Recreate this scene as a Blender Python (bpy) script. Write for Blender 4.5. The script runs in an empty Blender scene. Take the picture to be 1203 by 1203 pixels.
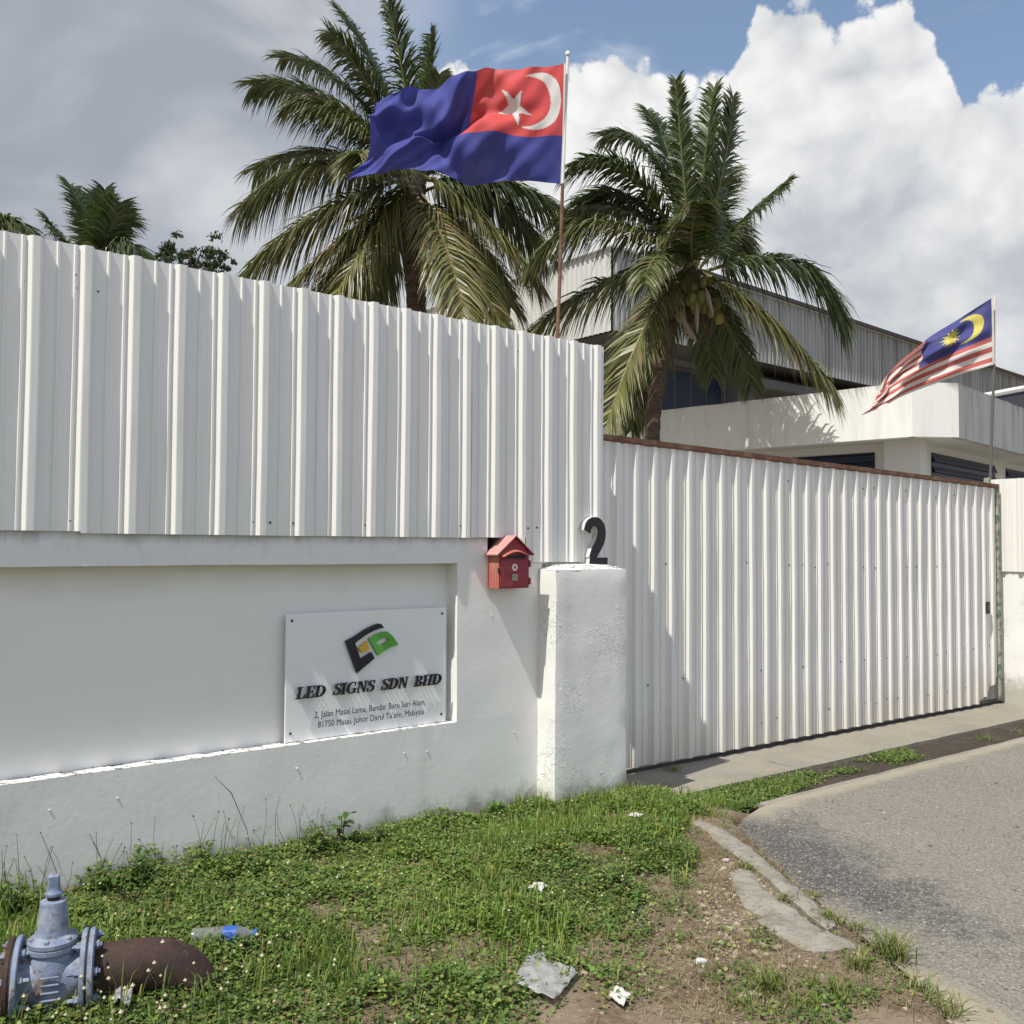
import bpy, bmesh, math, random
import numpy as np
from mathutils import Vector, Matrix, noise as mnoise
from mathutils.geometry import delaunay_2d_cdt

sc = bpy.context.scene
COL = sc.collection
rad = math.radians
rng = np.random.default_rng(7)
random.seed(7)

# ------------------------------------------------------------------ camera
PXW = 1203.0
FOC = 1100.0
CAM = np.array([0.0, -4.38, 1.55])

def cam_axes(theta=51.22, pitch=2.1, roll=0.33):
    a, p, r = rad(theta), rad(pitch), rad(roll)
    fwd = np.array([math.cos(a), math.sin(a), 0.0])
    right = np.array([math.sin(a), -math.cos(a), 0.0])
    up = np.array([0, 0, 1.0])
    f2 = fwd * math.cos(p) + up * math.sin(p)
    u2 = up * math.cos(p) - fwd * math.sin(p)
    return right * math.cos(r) + u2 * math.sin(r), u2 * math.cos(r) - right * math.sin(r), f2

CR, CU, CF = cam_axes()
cd = bpy.data.cameras.new('camera')
cam = bpy.data.objects.new('camera', cd)
COL.objects.link(cam)
m = Matrix.Identity(4)
for i in range(3):
    m[i][0], m[i][1], m[i][2], m[i][3] = CR[i], CU[i], -CF[i], CAM[i]
cam.matrix_world = m
cd.sensor_width = 36.0
cd.lens = 36.0 * FOC / PXW
cd.clip_start = 0.05
cd.clip_end = 5000
sc.camera = cam

def ray(px, py):
    return CF + CR * (px - PXW / 2) / FOC - CU * (py - PXW / 2) / FOC
def P(px, py, depth):                       # a surveyed point at a known distance
    return CAM + ray(px, py) * depth
def on_y(px, py, y=0.0):
    d = ray(px, py)
    return CAM + d * (y - CAM[1]) / d[1]
def on_z(px, py, z=0.0):
    d = ray(px, py)
    return CAM + d * (z - CAM[2]) / d[2]
def depth_of(p):
    return float((np.array(p) - CAM) @ CF)

# ------------------------------------------------------------------ world, sun, exposure
SUN_EL = 59.9
SUN_G = 10.0                                # the sun stands only 10 degrees in front of the wall plane
SUN_AZ = 180.0 + SUN_G                      # heading from +X, counter-clockwise
sun_dir = Vector((math.cos(rad(SUN_EL)) * math.cos(rad(SUN_AZ)), math.cos(rad(SUN_EL)) * math.sin(rad(SUN_AZ)), math.sin(rad(SUN_EL))))
sd = bpy.data.lights.new('sun', 'SUN')
sd.energy = 3.15
sd.angle = rad(0.53)
sd.color = (1.0, 0.955, 0.87)
sun = bpy.data.objects.new('sun', sd)
COL.objects.link(sun)
sun.rotation_euler = sun_dir.to_track_quat('Z', 'Y').to_euler()
sun.location = (-10, -5, 20)

vs = sc.view_settings
vs.view_transform = 'Standard'
vs.look = 'None'
vs.exposure = 0.70
vs.gamma = 1.0
vs.use_curve_mapping = False
cy = sc.cycles
cy.max_bounces = 6
cy.diffuse_bounces = 3
cy.glossy_bounces = 2
cy.transmission_bounces = 4
cy.transparent_max_bounces = 6

def build_world():
    w = bpy.data.worlds.new('World')
    sc.world = w
    w.use_nodes = True
    nt = w.node_tree
    N, L = nt.nodes, nt.links
    N.clear()
    def node(t, **kw):
        n = N.new(t)
        for k, v in kw.items():
            setattr(n, k, v)
        return n
    def val(x):
        return x
    def math_(op, a, b=None, c=None, clamp=False):
        n = node('ShaderNodeMath', operation=op, use_clamp=clamp)
        for i, x in enumerate((a, b, c)):
            if x is None:
                continue
            if isinstance(x, (int, float)):
                n.inputs[i].default_value = x
            else:
                L.new(x, n.inputs[i])
        return n.outputs[0]
    def vmath(op, a, b):
        n = node('ShaderNodeVectorMath', operation=op)
        for i, x in enumerate((a, b)):
            if isinstance(x, (tuple, list)):
                n.inputs[i].default_value = x
            elif isinstance(x, (int, float)):
                n.inputs['Scale'].default_value = x
            else:
                L.new(x, n.inputs[i])
        return n.outputs[0]
    def noise(vec, scale, detail=6, rough=0.55, dist=0.0):
        n = node('ShaderNodeTexNoise')
        L.new(vec, n.inputs['Vector'])
        n.inputs['Scale'].default_value = scale
        n.inputs['Detail'].default_value = detail
        n.inputs['Roughness'].default_value = rough
        n.inputs['Distortion'].default_value = dist
        return n
    def smooth(x, a, b):
        n = node('ShaderNodeMapRange', interpolation_type='SMOOTHSTEP')
        L.new(x, n.inputs['Value'])
        n.inputs['From Min'].default_value = a
        n.inputs['From Max'].default_value = b
        return n.outputs['Result']
    def mixc(f, a, b):
        n = node('ShaderNodeMix', data_type='RGBA')
        if isinstance(f, (int, float)):
            n.inputs[0].default_value = f
        else:
            L.new(f, n.inputs[0])
        for i, x in ((6, a), (7, b)):
            if isinstance(x, tuple):
                n.inputs[i].default_value = (*x, 1)
            else:
                L.new(x, n.inputs[i])
        return n.outputs[2]
    STR = 0.1
    tc = node('ShaderNodeTexCoord')
    d = tc.outputs['Generated']
    # warp the direction a little so cloud outlines wander
    nw = noise(d, 7.0, 3, 0.5)
    w1 = vmath('SCALE', vmath('SUBTRACT', nw.outputs['Color'], (0.5, 0.5, 0.5)), 0.05)
    dw = vmath('ADD', d, w1)
    def cells(scale):
        n = node('ShaderNodeTexVoronoi', feature='F1')
        n.inputs['Scale'].default_value = scale
        L.new(dw, n.inputs['Vector'])
        return n.outputs['Distance']
    c1_, c2_ = cells(15.0), cells(41.0)
    fine = noise(d, 60.0, 3, 0.6)
    sx = node('ShaderNodeSeparateXYZ')
    L.new(dw, sx.inputs[0])
    az = math_('ARCTAN2', sx.outputs[1], sx.outputs[0])
    el = math_('ARCSINE', math_('MINIMUM', math_('MAXIMUM', sx.outputs[2], -0.999), 0.999))
    azd = math_('MULTIPLY', az, 180 / math.pi)
    eld = math_('MULTIPLY', el, 180 / math.pi)
    billow = math_('ADD', math_('MULTIPLY', math_('SUBTRACT', 1.0, c1_), 1.5), math_('MULTIPLY', math_('SUBTRACT', 0.7, c2_), 1.5))
    billow = math_('ADD', billow, math_('MULTIPLY', math_('SUBTRACT', fine.outputs['Fac'], 0.5), 1.5))
    # cumulus tops: elevation of the cloud top against heading
    tops_px = [(-60, 700), (300, 470), (470, 330), (545, 100), (580, 105), (620, 125), (650, 105), (690, 88), (760, 84), (790, 108), (830, 100),
               (862, 88), (874, 42), (905, 10), (935, 2), (958, 32), (1005, 40), (1035, 22), (1058, 10), (1088, 22), (1098, 84),
               (1120, 92), (1138, 138), (1160, 118), (1200, 92), (1240, 60)]
    pts = []
    for px, py in tops_px:
        r = ray(px, py); r = r / np.linalg.norm(r)
        pts.append((math.degrees(math.atan2(r[1], r[0])), math.degrees(math.asin(r[2]))))
    extra = [(-180, 12), (-165, 17), (-150, 10), (-130, 19), (-112, 12), (-95, 20), (-78, 13), (-60, 22), (-45, 14), (-30, 23), (-15, 17), (0, 25), (8, 21),
             (95, 8), (115, 15), (135, 9), (155, 16), (180, 12)]
    pts = sorted(pts + extra)
    fc = node('ShaderNodeFloatCurve')
    cv = fc.mapping.curves[0]
    cp = [((a + 180) / 360, max(0, e) / 90) for a, e in pts]
    cv.points[0].location = cp[0]
    cv.points[1].location = cp[-1]
    for p_ in cp[1:-1]:
        cv.points.new(*p_)
    fc.mapping.update()
    L.new(math_('DIVIDE', math_('ADD', azd, 180), 360), fc.inputs['Value'])
    top = math_('MULTIPLY', fc.outputs[0], 90)
    hgt = math_('ADD', math_('SUBTRACT', top, eld), billow)          # depth below the cloud top, degrees
    cmask = smooth(hgt, 0.1, 0.62)
    # cumulus tone: brilliant rim and lobes, grey hollows and base
    lobes = noise(vmath('MULTIPLY', dw, (1, 1, 1.25)), 8.5, 5, 0.52, 0.15)
    lob2 = noise(vmath('ADD', vmath('MULTIPLY', dw, (1, 1, 1.25)), (-0.028, -0.016, 0.04)), 8.5, 5, 0.52, 0.15)
    relief = math_('MULTIPLY', math_('SUBTRACT', lobes.outputs['Fac'], lob2.outputs['Fac']), 2.1)
    crease = math_('ADD', math_('MULTIPLY', math_('SUBTRACT', 0.45, c1_), 0.40), math_('MULTIPLY', math_('SUBTRACT', 0.42, c2_), 0.34))
    base_g = smooth(hgt, 2.0, 15.0)
    tone = math_('ADD', math_('SUBTRACT', 0.82, math_('MULTIPLY', base_g, 0.52)), math_('ADD', relief, math_('MULTIPLY', crease, math_('SUBTRACT', 1.0, math_('MULTIPLY', base_g, 0.7)))))
    big = noise(d, 3.4, 2, 0.5)
    tone = math_('ADD', tone, math_('MULTIPLY', math_('SUBTRACT', big.outputs['Fac'], 0.5), 0.6), clamp=True)
    ccol = mixc(tone, (0.325 / STR, 0.34 / STR, 0.37 / STR), (0.585 / STR, 0.585 / STR, 0.575 / STR))
    # a flat grey sheet of stratus over the other half of the sky
    sw = noise(d, 2.3, 3, 0.5, 0.4)
    sfield = math_('ADD', math_('DIVIDE', math_('SUBTRACT', azd, 55.0), 9.0), math_('MULTIPLY', math_('SUBTRACT', sw.outputs['Fac'], 0.5), 5.0))
    smask = smooth(sfield, -0.9, 0.9)
    s2 = smooth(azd, -150.0, -110.0)
    smask = math_('MAXIMUM', smask, math_('SUBTRACT', 1.0, s2))
    st = noise(vmath('MULTIPLY', d, (1, 1, 1.8)), 3.6, 4, 0.52, 0.5)
    sf = smooth(st.outputs['Fac'], 0.38, 0.80)
    scol = mixc(sf, (0.222 / STR, 0.24 / STR, 0.278 / STR), (0.45 / STR, 0.46 / STR, 0.475 / STR))
    # thin wisps across the blue
    wi = noise(vmath('MULTIPLY', d, (1, 1, 2.2)), 7.0, 4, 0.6, 0.6)
    wmask = math_('MULTIPLY', smooth(wi.outputs['Fac'], 0.55, 0.8), 0.55)
    sky = node('ShaderNodeTexSky', sky_type='NISHITA')
    sky.sun_disc = False
    sky.sun_elevation = rad(SUN_EL)
    sky.sun_rotation = rad(90 - SUN_AZ)
    sky.air_density = 1.2
    sky.dust_density = 3.2
    c0 = sky.outputs[0]
    c1 = mixc(wmask, c0, (0.46 / STR, 0.49 / STR, 0.53 / STR))
    c2 = mixc(cmask, c1, ccol)
    smask2 = math_('MULTIPLY', smask, 0.97)
    c3 = mixc(smask2, c2, scol)
    # milky air just above the horizon
    sz = node('ShaderNodeSeparateXYZ')
    L.new(d, sz.inputs[0])
    hz = math_('SUBTRACT', 1.0, smooth(sz.outputs[2], 0.0, 0.32))
    c4 = mixc(math_('MULTIPLY', hz, 0.55), c3, (0.41 / STR, 0.42 / STR, 0.44 / STR))
    bg = node('ShaderNodeBackground')
    bg.inputs['Strength'].default_value = STR
    L.new(c4, bg.inputs['Color'])
    out = node('ShaderNodeOutputWorld')
    L.new(bg.outputs[0], out.inputs[0])
build_world()

# ------------------------------------------------------------------ helpers
def tag(o, label=None, cat=None, group=None, kind=None):
    if label: o['label'] = label
    if cat: o['category'] = cat
    if group: o['group'] = group
    if kind: o['kind'] = kind
    return o

def empty(name, loc, label, cat, group=None, rz=0.0):
    o = bpy.data.objects.new(name, None)
    COL.objects.link(o)
    o.location = loc
    o.rotation_euler = (0, 0, rz)
    o.empty_display_size = 0.1
    return tag(o, label, cat, group)

def mesh_obj(name, verts, faces, mat=None, parent=None, smooth=False, colors=None, local=True):
    """verts in the parent's local space when local, else world space"""
    me = bpy.data.meshes.new(name)
    me.from_pydata([tuple(v) for v in verts], [], [tuple(f) for f in faces])
    me.validate()
    me.update()
    if colors is not None:
        at = me.color_attributes.new('col', 'FLOAT_COLOR', 'POINT')
        c = np.ones((len(verts), 4), dtype=np.float32)
        c[:, :3] = np.asarray(colors)[:, :3]
        at.data.foreach_set('color', c.ravel())
    o = bpy.data.objects.new(name, me)
    COL.objects.link(o)
    if mat:
        for mm in (mat if isinstance(mat, (list, tuple)) else [mat]):
            me.materials.append(mm)
    if parent is not None:
        o.parent = parent
        if not local:
            mb = parent_matrix(parent)
            o.matrix_parent_inverse = mb.inverted()
    if smooth:
        me.polygons.foreach_set('use_smooth', [True] * len(me.polygons))
    return o

def parent_matrix(p):
    mt = Matrix.Translation(p.location) @ p.rotation_euler.to_matrix().to_4x4()
    if p.parent is not None:
        return parent_matrix(p.parent) @ p.matrix_parent_inverse @ mt
    return mt

class MB:
    def __init__(s):
        s.v, s.f, s.m, s.mi = [], [], [], 0
    def add(s, vs_, fs_):
        n = len(s.v)
        s.v += [tuple(float(a) for a in v) for v in vs_]
        s.f += [tuple(i + n for i in f) for f in fs_]
        s.m += [s.mi] * len(fs_)
        return s
    def box(s, x0, x1, y0, y1, z0, z1):
        v = [(x, y, z) for z in (z0, z1) for y in (y0, y1) for x in (x0, x1)]
        return s.add(v, [(0, 2, 3, 1), (4, 5, 7, 6), (0, 1, 5, 4), (1, 3, 7, 5), (3, 2, 6, 7), (2, 0, 4, 6)])
    def bev(s, x0, x1, y0, y1, z0, z1, b=0.004):
        """box with chamfered edges"""
        v = []
        for z, zi in ((z0, 0), (z0 + b, 1), (z1 - b, 1), (z1, 0)):
            c = 0 if zi else b
            a, d_, e, f_ = x0 + c, x1 - c, y0 + c, y1 - c
            bb = b if zi else b * 0.5
            v += [(a + bb, e, z), (d_ - bb, e, z), (d_, e + bb, z), (d_, f_ - bb, z), (d_ - bb, f_, z), (a + bb, f_, z), (a, f_ - bb, z), (a, e + bb, z)]
        fs = [tuple(range(7, -1, -1)), tuple(range(24, 32))]
        for k in range(3):
            for i in range(8):
                j = (i + 1) % 8
                fs.append((k * 8 + i, k * 8 + j, k * 8 + 8 + j, k * 8 + 8 + i))
        return s.add(v, fs)
    def tube(s, pts, r, n=10, cap=True, up=None):
        pts = [np.array(p, float) for p in pts]
        rs = r if hasattr(r, '__len__') else [r] * len(pts)
        v, fs = [], []
        ref = None
        for i, p in enumerate(pts):
            t = pts[min(i + 1, len(pts) - 1)] - pts[max(i - 1, 0)]
            t = t / (np.linalg.norm(t) + 1e-9)
            if ref is None:
                ref = np.array([0, 0, 1.0]) if abs(t[2]) < 0.9 else np.array([1.0, 0, 0])
            a = np.cross(t, ref); a /= np.linalg.norm(a) + 1e-9
            b = np.cross(a, t)
            ref = b
            for k in range(n):
                an = 2 * math.pi * k / n
                v.append(p + (a * math.cos(an) + b * math.sin(an)) * rs[i])
        for i in range(len(pts) - 1):
            for k in range(n):
                j = (k + 1) % n
                fs.append((i * n + k, i * n + j, i * n + n + j, i * n + n + k))
        if cap:
            fs.append(tuple(range(n - 1, -1, -1)))
            q = (len(pts) - 1) * n
            fs.append(tuple(range(q, q + n)))
        return s.add(v, fs)
    def lathe(s, prof, o=(0, 0, 0), axis='z', n=24):
        """prof: (radius, height) pairs"""
        v, fs = [], []
        for r, h in prof:
            for k in range(n):
                a = 2 * math.pi * k / n
                c, d_ = r * math.cos(a), r * math.sin(a)
                q = (c, d_, h) if axis == 'z' else ((h, c, d_) if axis == 'x' else (d_, h, c))
                v.append((q[0] + o[0], q[1] + o[1], q[2] + o[2]))
        for i in range(len(prof) - 1):
            for k in range(n):
                j = (k + 1) % n
                fs.append((i * n + k, i * n + j, i * n + n + j, i * n + n + k))
        fs.append(tuple(range(n - 1, -1, -1)))
        q = (len(prof) - 1) * n
        fs.append(tuple(range(q, q + n)))
        return s.add(v, fs)
    def prism(s, poly, y0, y1):
        """polygon in x,z extruded along y (front at y0)"""
        n = len(poly)
        v = [(x, y0, z) for x, z in poly] + [(x, y1, z) for x, z in poly]
        fs = [tuple(range(n)), tuple(range(2 * n - 1, n - 1, -1))]
        for i in range(n):
            j = (i + 1) % n
            fs.append((j, i, n + i, n + j))
        return s.add(v, fs)
    def build(s, name, mat=None, parent=None, smooth=False, local=True, angle=None):
        o = mesh_obj(name, s.v, s.f, mat, parent, False, None, local)
        me = o.data
        if isinstance(mat, (list, tuple)) and len(me.polygons) == len(s.m):
            me.polygons.foreach_set('material_index', s.m)
        bm = bmesh.new(); bm.from_mesh(me)
        bmesh.ops.recalc_face_normals(bm, faces=bm.faces)
        if smooth:
            lim = rad(angle or 38)
            for f in bm.faces: f.smooth = True
            for e in bm.edges:
                if len(e.link_faces) == 2 and e.calc_face_angle(0) > lim:
                    e.smooth = False
        bm.to_mesh(me); bm.free()
        return o

def fbm(x, y, z=0.0, s=1.0, o=4):
    return mnoise.fractal(Vector((x * s, y * s, z * s)), 0.6, 2.1, o)

_TAB = {}
def vnoise2(x, y, seed=0):
    """vectorised value noise, -1..1"""
    if seed not in _TAB: _TAB[seed] = np.random.default_rng(seed).uniform(-1, 1, (256, 256))
    T = _TAB[seed]
    xi, yi = np.floor(x).astype(int), np.floor(y).astype(int)
    fx, fy = x - xi, y - yi
    fx, fy = fx * fx * (3 - 2 * fx), fy * fy * (3 - 2 * fy)
    g = lambda a, b: T[a % 256, b % 256]
    return (g(xi, yi) * (1 - fx) + g(xi + 1, yi) * fx) * (1 - fy) + (g(xi, yi + 1) * (1 - fx) + g(xi + 1, yi + 1) * fx) * fy
def fb2(x, y, s=1.0, seed=0, o=4):
    a, t, n = 1.0, 0.0, 0.0
    for k in range(o):
        t = t + a * vnoise2(x * s + 17.3 * k, y * s - 9.1 * k, seed + k); n += a
        a *= 0.5; s *= 2.03
    return t / n

def catmull(arr, u):
    n = len(arr) - 1
    x = min(max(u, 0), 1) * n
    i = min(int(x), n - 1); t = x - i
    p0_, p1_, p2_, p3_ = arr[max(i - 1, 0)], arr[i], arr[i + 1], arr[min(i + 2, n)]
    return 0.5 * ((2 * p1_) + (-p0_ + p2_) * t + (2 * p0_ - 5 * p1_ + 4 * p2_ - p3_) * t * t + (-p0_ + 3 * p1_ - 3 * p2_ + p3_) * t ** 3)
# ------------------------------------------------------------------ materials
class Mat:
    def __init__(s, name, base=(0.5, 0.5, 0.5), rough=0.7, metal=0.0, spec=0.4):
        s.m = bpy.data.materials.new(name)
        s.m.use_nodes = True
        s.nt = s.m.node_tree
        s.N, s.L = s.nt.nodes, s.nt.links
        s.b = s.N['Principled BSDF']
        s.b.inputs['Base Color'].default_value = (*base, 1)
        s.b.inputs['Roughness'].default_value = rough
        s.b.inputs['Metallic'].default_value = metal
        s.b.inputs['Specular IOR Level'].default_value = spec
        s.col = None
        s.base = base
        s.bump_in = None
    def pos(s, scale=(1, 1, 1), obj=False):
        if obj:
            src = s.N.new('ShaderNodeTexCoord').outputs['Object']
        else:
            src = s.N.new('ShaderNodeNewGeometry').outputs['Position']
        mp = s.N.new('ShaderNodeMapping')
        mp.inputs['Scale'].default_value = scale
        s.L.new(src, mp.inputs['Vector'])
        return mp.outputs[0]
    def noise(s, scale=5, detail=5, rough=0.55, stretch=(1, 1, 1), dist=0.0, obj=False):
        n = s.N.new('ShaderNodeTexNoise')
        s.L.new(s.pos(stretch, obj), n.inputs['Vector'])
        n.inputs['Scale'].default_value = scale
        n.inputs['Detail'].default_value = detail
        n.inputs['Roughness'].default_value = rough
        n.inputs['Distortion'].default_value = dist
        return n.outputs['Fac']
    def voronoi(s, scale=50, feature='F1', out='Distance', stretch=(1, 1, 1), rand=1.0):
        n = s.N.new('ShaderNodeTexVoronoi')
        n.feature = feature
        s.L.new(s.pos(stretch), n.inputs['Vector'])
        n.inputs['Scale'].default_value = scale
        n.inputs['Randomness'].default_value = rand
        return n.outputs[out]
    def ramp(s, x, a, b, smooth=True):
        n = s.N.new('ShaderNodeMapRange')
        n.interpolation_type = 'SMOOTHSTEP' if smooth else 'LINEAR'
        s.L.new(x, n.inputs['Value'])
        n.inputs['From Min'].default_value = a
        n.inputs['From Max'].default_value = b
        return n.outputs['Result']
    def math(s, op, a, b=0.0, clamp=False):
        n = s.N.new('ShaderNodeMath'); n.operation = op; n.use_clamp = clamp
        for i, x in enumerate((a, b)):
            if isinstance(x, (int, float)): n.inputs[i].default_value = x
            else: s.L.new(x, n.inputs[i])
        return n.outputs[0]
    def attr(s, name='col', out='Color'):
        n = s.N.new('ShaderNodeAttribute'); n.attribute_name = name
        return n.outputs[out]
    def axis(s, i):
        g = s.N.new('ShaderNodeNewGeometry'); x = s.N.new('ShaderNodeSeparateXYZ')
        s.L.new(g.outputs['Position'], x.inputs[0])
        return x.outputs[i]
    def mix(s, fac, col, blend='MIX'):
        """lay col over the colour so far"""
        n = s.N.new('ShaderNodeMix'); n.data_type = 'RGBA'; n.blend_type = blend
        if isinstance(fac, (int, float)): n.inputs[0].default_value = fac
        else: s.L.new(fac, n.inputs[0])
        if s.col is None: n.inputs[6].default_value = (*s.base, 1)
        else: s.L.new(s.col, n.inputs[6])
        if isinstance(col, tuple): n.inputs[7].default_value = (*col, 1)
        else: s.L.new(col, n.inputs[7])
        s.col = n.outputs[2]
        s.L.new(s.col, s.b.inputs['Base Color'])
        return s
    def bump(s, h, dist=0.002, strength=1.0):
        n = s.N.new('ShaderNodeBump')
        n.inputs['Distance'].default_value = dist
        n.inputs['Strength'].default_value = strength
        s.L.new(h, n.inputs['Height'])
        if s.bump_in is not None: s.L.new(s.bump_in, n.inputs['Normal'])
        s.bump_in = n.outputs[0]
        s.L.new(s.bump_in, s.b.inputs['Normal'])
        return s
    def roughness(s, x):
        s.L.new(x, s.b.inputs['Roughness']); return s
    def translucent(s, fac, tint=(1, 1, 1)):
        t = s.N.new('ShaderNodeBsdfTranslucent')
        mx = s.N.new('ShaderNodeMixShader'); mx.inputs[0].default_value = fac
        out = s.N['Material Output']
        if s.col is not None:
            g = s.N.new('ShaderNodeMix'); g.data_type = 'RGBA'; g.blend_type = 'MULTIPLY'; g.inputs[0].default_value = 1
            s.L.new(s.col, g.inputs[6]); g.inputs[7].default_value = (*tint, 1)
            s.L.new(g.outputs[2], t.inputs['Color'])
        else:
            t.inputs['Color'].default_value = (*s.base, 1)
        s.L.new(s.b.outputs[0], mx.inputs[1]); s.L.new(t.outputs[0], mx.inputs[2])
        s.L.new(mx.outputs[0], out.inputs['Surface'])
        return s

def plaster(name, peel=0.0, base=(0.82, 0.812, 0.785), stain=0.5, pits=False, under=(0.30, 0.29, 0.265), fsc=38):
    q = Mat(name, base, 0.75, spec=0.25)
    q.mix(q.math('MULTIPLY', q.ramp(q.noise(2.2, 6, 0.6, (1, 1, 0.35)), 0.5, 0.85), 0.28 * stain), (0.52, 0.52, 0.49))
    q.mix(q.math('MULTIPLY', q.ramp(q.noise(14, 5, 0.6), 0.60, 0.78), 0.10 + 0.15 * stain), (0.50, 0.50, 0.47))
    # chipped flecks of paint
    fl = q.ramp(q.noise(fsc, 4, 0.7, dist=0.6), 0.715 - 0.17 * peel, 0.73 - 0.17 * peel)
    q.mix(q.math('MULTIPLY', fl, 0.85), under)
    # soil splash on the lowest hand's breadth
    q.mix(q.math('MULTIPLY', q.ramp(q.noise(1.3, 5, 0.65, (1.5, 1.5, 0.12)), 0.52, 0.72), 0.30 * stain), (0.45, 0.445, 0.41))
    low = q.math('SUBTRACT', 1.0, q.ramp(q.math('ADD', q.axis(2), q.math('MULTIPLY', q.math('SUBTRACT', q.noise(7, 5, 0.65), 0.5), -0.42)), 0.0, 0.16))
    q.mix(q.math('MULTIPLY', low, 0.75), (0.31, 0.30, 0.235))
    q.bump(q.noise(22, 5, 0.7), 0.005, 0.28)
    if pits:
        q.bump(q.math('MULTIPLY', q.ramp(q.noise(34, 4, 0.7, dist=0.8), 0.5, 0.66), q.ramp(q.noise(3.2, 3), 0.5, 0.66)), 0.005, 0.7)
    if peel > 0:
        q.bump(fl, -0.003, 0.8)
    return q.m

M = {}
M['plaster'] = plaster('white_plaster', 0.03, stain=1.0)
M['pillar'] = plaster('pillar_plaster', 0.07, stain=0.8, pits=True)
M['sill'] = plaster('peeling_sill', 1.0, (0.78, 0.77, 0.73), 0.6, under=(0.10, 0.093, 0.08), fsc=26)
q = Mat('recess_plaster', (0.86, 0.85, 0.82), 0.75, spec=0.25)
# olive-grey tint deepening towards the top
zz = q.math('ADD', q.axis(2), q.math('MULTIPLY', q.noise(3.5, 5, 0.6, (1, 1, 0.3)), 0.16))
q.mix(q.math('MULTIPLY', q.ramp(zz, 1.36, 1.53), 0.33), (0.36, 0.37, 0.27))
q.mix(q.math('MULTIPLY', q.ramp(q.noise(5, 5, 0.6), 0.5, 0.8), 0.12), (0.5, 0.5, 0.47))
q.bump(q.noise(6, 4), 0.006, 0.4)
M['recess'] = q.m
q = Mat('lintel_plaster', (0.79, 0.79, 0.78), 0.75, spec=0.25)
q.mix(q.math('MULTIPLY', q.ramp(q.noise(12, 6, 0.7, (1, 1, 0.5)), 0.52, 0.75), 0.35), (0.42, 0.42, 0.40))
up_ = q.ramp(q.math('ADD', q.axis(2), q.math('MULTIPLY', q.noise(9, 6, 0.7, (1, 1, 0.25)), 0.12)), 1.60, 1.675)
q.mix(q.math('MULTIPLY', up_, 0.6), (0.22, 0.22, 0.20))
dn_ = q.math('SUBTRACT', 1.0, q.ramp(q.math('ADD', q.axis(2), q.math('MULTIPLY', q.noise(16, 6, 0.75), 0.10)), 1.492, 1.500))
q.mix(q.math('MULTIPLY', dn_, 0.75), (0.80, 0.80, 0.77))
q.bump(q.noise(20, 5, 0.6), 0.006, 0.5)
M['lintel'] = q.m

q = Mat('white_sheet_metal', (0.80, 0.795, 0.77), 0.42, spec=0.5)
q.mix(q.math('MULTIPLY', q.ramp(q.noise(5, 6, 0.65, (6, 6, 0.18)), 0.45, 0.8), 0.22), (0.52, 0.52, 0.50))
q.mix(q.math('MULTIPLY', q.ramp(q.noise(90, 3, 0.6), 0.70, 0.76), 0.35), (0.35, 0.34, 0.31))
q.bump(q.noise(3.0, 2, 0.5, (2, 1, 0.8)), 0.006, 0.25)
M['sheet'] = q.m
q = Mat('gate_sheet_metal', (0.80, 0.785, 0.75), 0.45, spec=0.5)
q.mix(q.math('MULTIPLY', q.ramp(q.noise(5, 6, 0.65, (6, 6, 0.2)), 0.45, 0.8), 0.22), (0.52, 0.51, 0.47))
lowz = q.math('SUBTRACT', 1.0, q.ramp(q.math('ADD', q.axis(2), q.math('MULTIPLY', q.noise(4, 6, 0.65), 0.5)), 0.12, 0.75))
q.mix(q.math('MULTIPLY', lowz, 0.5), (0.55, 0.50, 0.40))
q.mix(q.math('MULTIPLY', q.ramp(q.noise(60, 3, 0.6), 0.69, 0.74), 0.4), (0.35, 0.33, 0.30))
q.bump(q.noise(3.0, 2, 0.5, (2, 1, 0.8)), 0.006, 0.25)
M['gate'] = q.m
q = Mat('rusty_steel', (0.16, 0.075, 0.05), 0.8, spec=0.2)
q.mix(q.ramp(q.noise(9, 6, 0.7), 0.4, 0.7), (0.25, 0.16, 0.11))
q.mix(q.math('MULTIPLY', q.ramp(q.noise(5, 5, 0.6), 0.55, 0.75), 0.6), (0.26, 0.25, 0.14))
q.bump(q.noise(60, 4, 0.7), 0.003, 0.6)
M['rust'] = q.m
q = Mat('green_painted_steel', (0.09, 0.15, 0.10), 0.7)
q.mix(q.ramp(q.noise(14, 5, 0.7), 0.42, 0.54), (0.36, 0.36, 0.28))
q.mix(q.ramp(q.noise(30, 5, 0.7), 0.6, 0.68), (0.12, 0.07, 0.045))
M['green_steel'] = q.m
M['dark'] = Mat('dark_metal', (0.018, 0.018, 0.02), 0.6).m
M['screw'] = Mat('screw_head', (0.10, 0.095, 0.09), 0.5, 0.6).m
q = Mat('hollow_shade_dark', (0.05, 0.045, 0.04), 0.9)  # near-black that paints the shade inside the wall-end hollow
q.mix(q.ramp(q.noise(40, 4, 0.7), 0.5, 0.65), (0.15, 0.14, 0.11))
M['void'] = q.m
q = Mat('red_mailbox_paint', (0.28, 0.026, 0.042), 0.55, spec=0.5)
q.mix(q.math('MULTIPLY', q.ramp(q.noise(12, 5, 0.65), 0.45, 0.8), 0.45), (0.36, 0.08, 0.08))
q.mix(q.math('MULTIPLY', q.ramp(q.noise(35, 5, 0.75), 0.6, 0.7), 0.5), (0.12, 0.05, 0.04))
M['red'] = q.m
q = Mat('faded_red_paint', (0.44, 0.13, 0.105), 0.7, spec=0.2)
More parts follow.
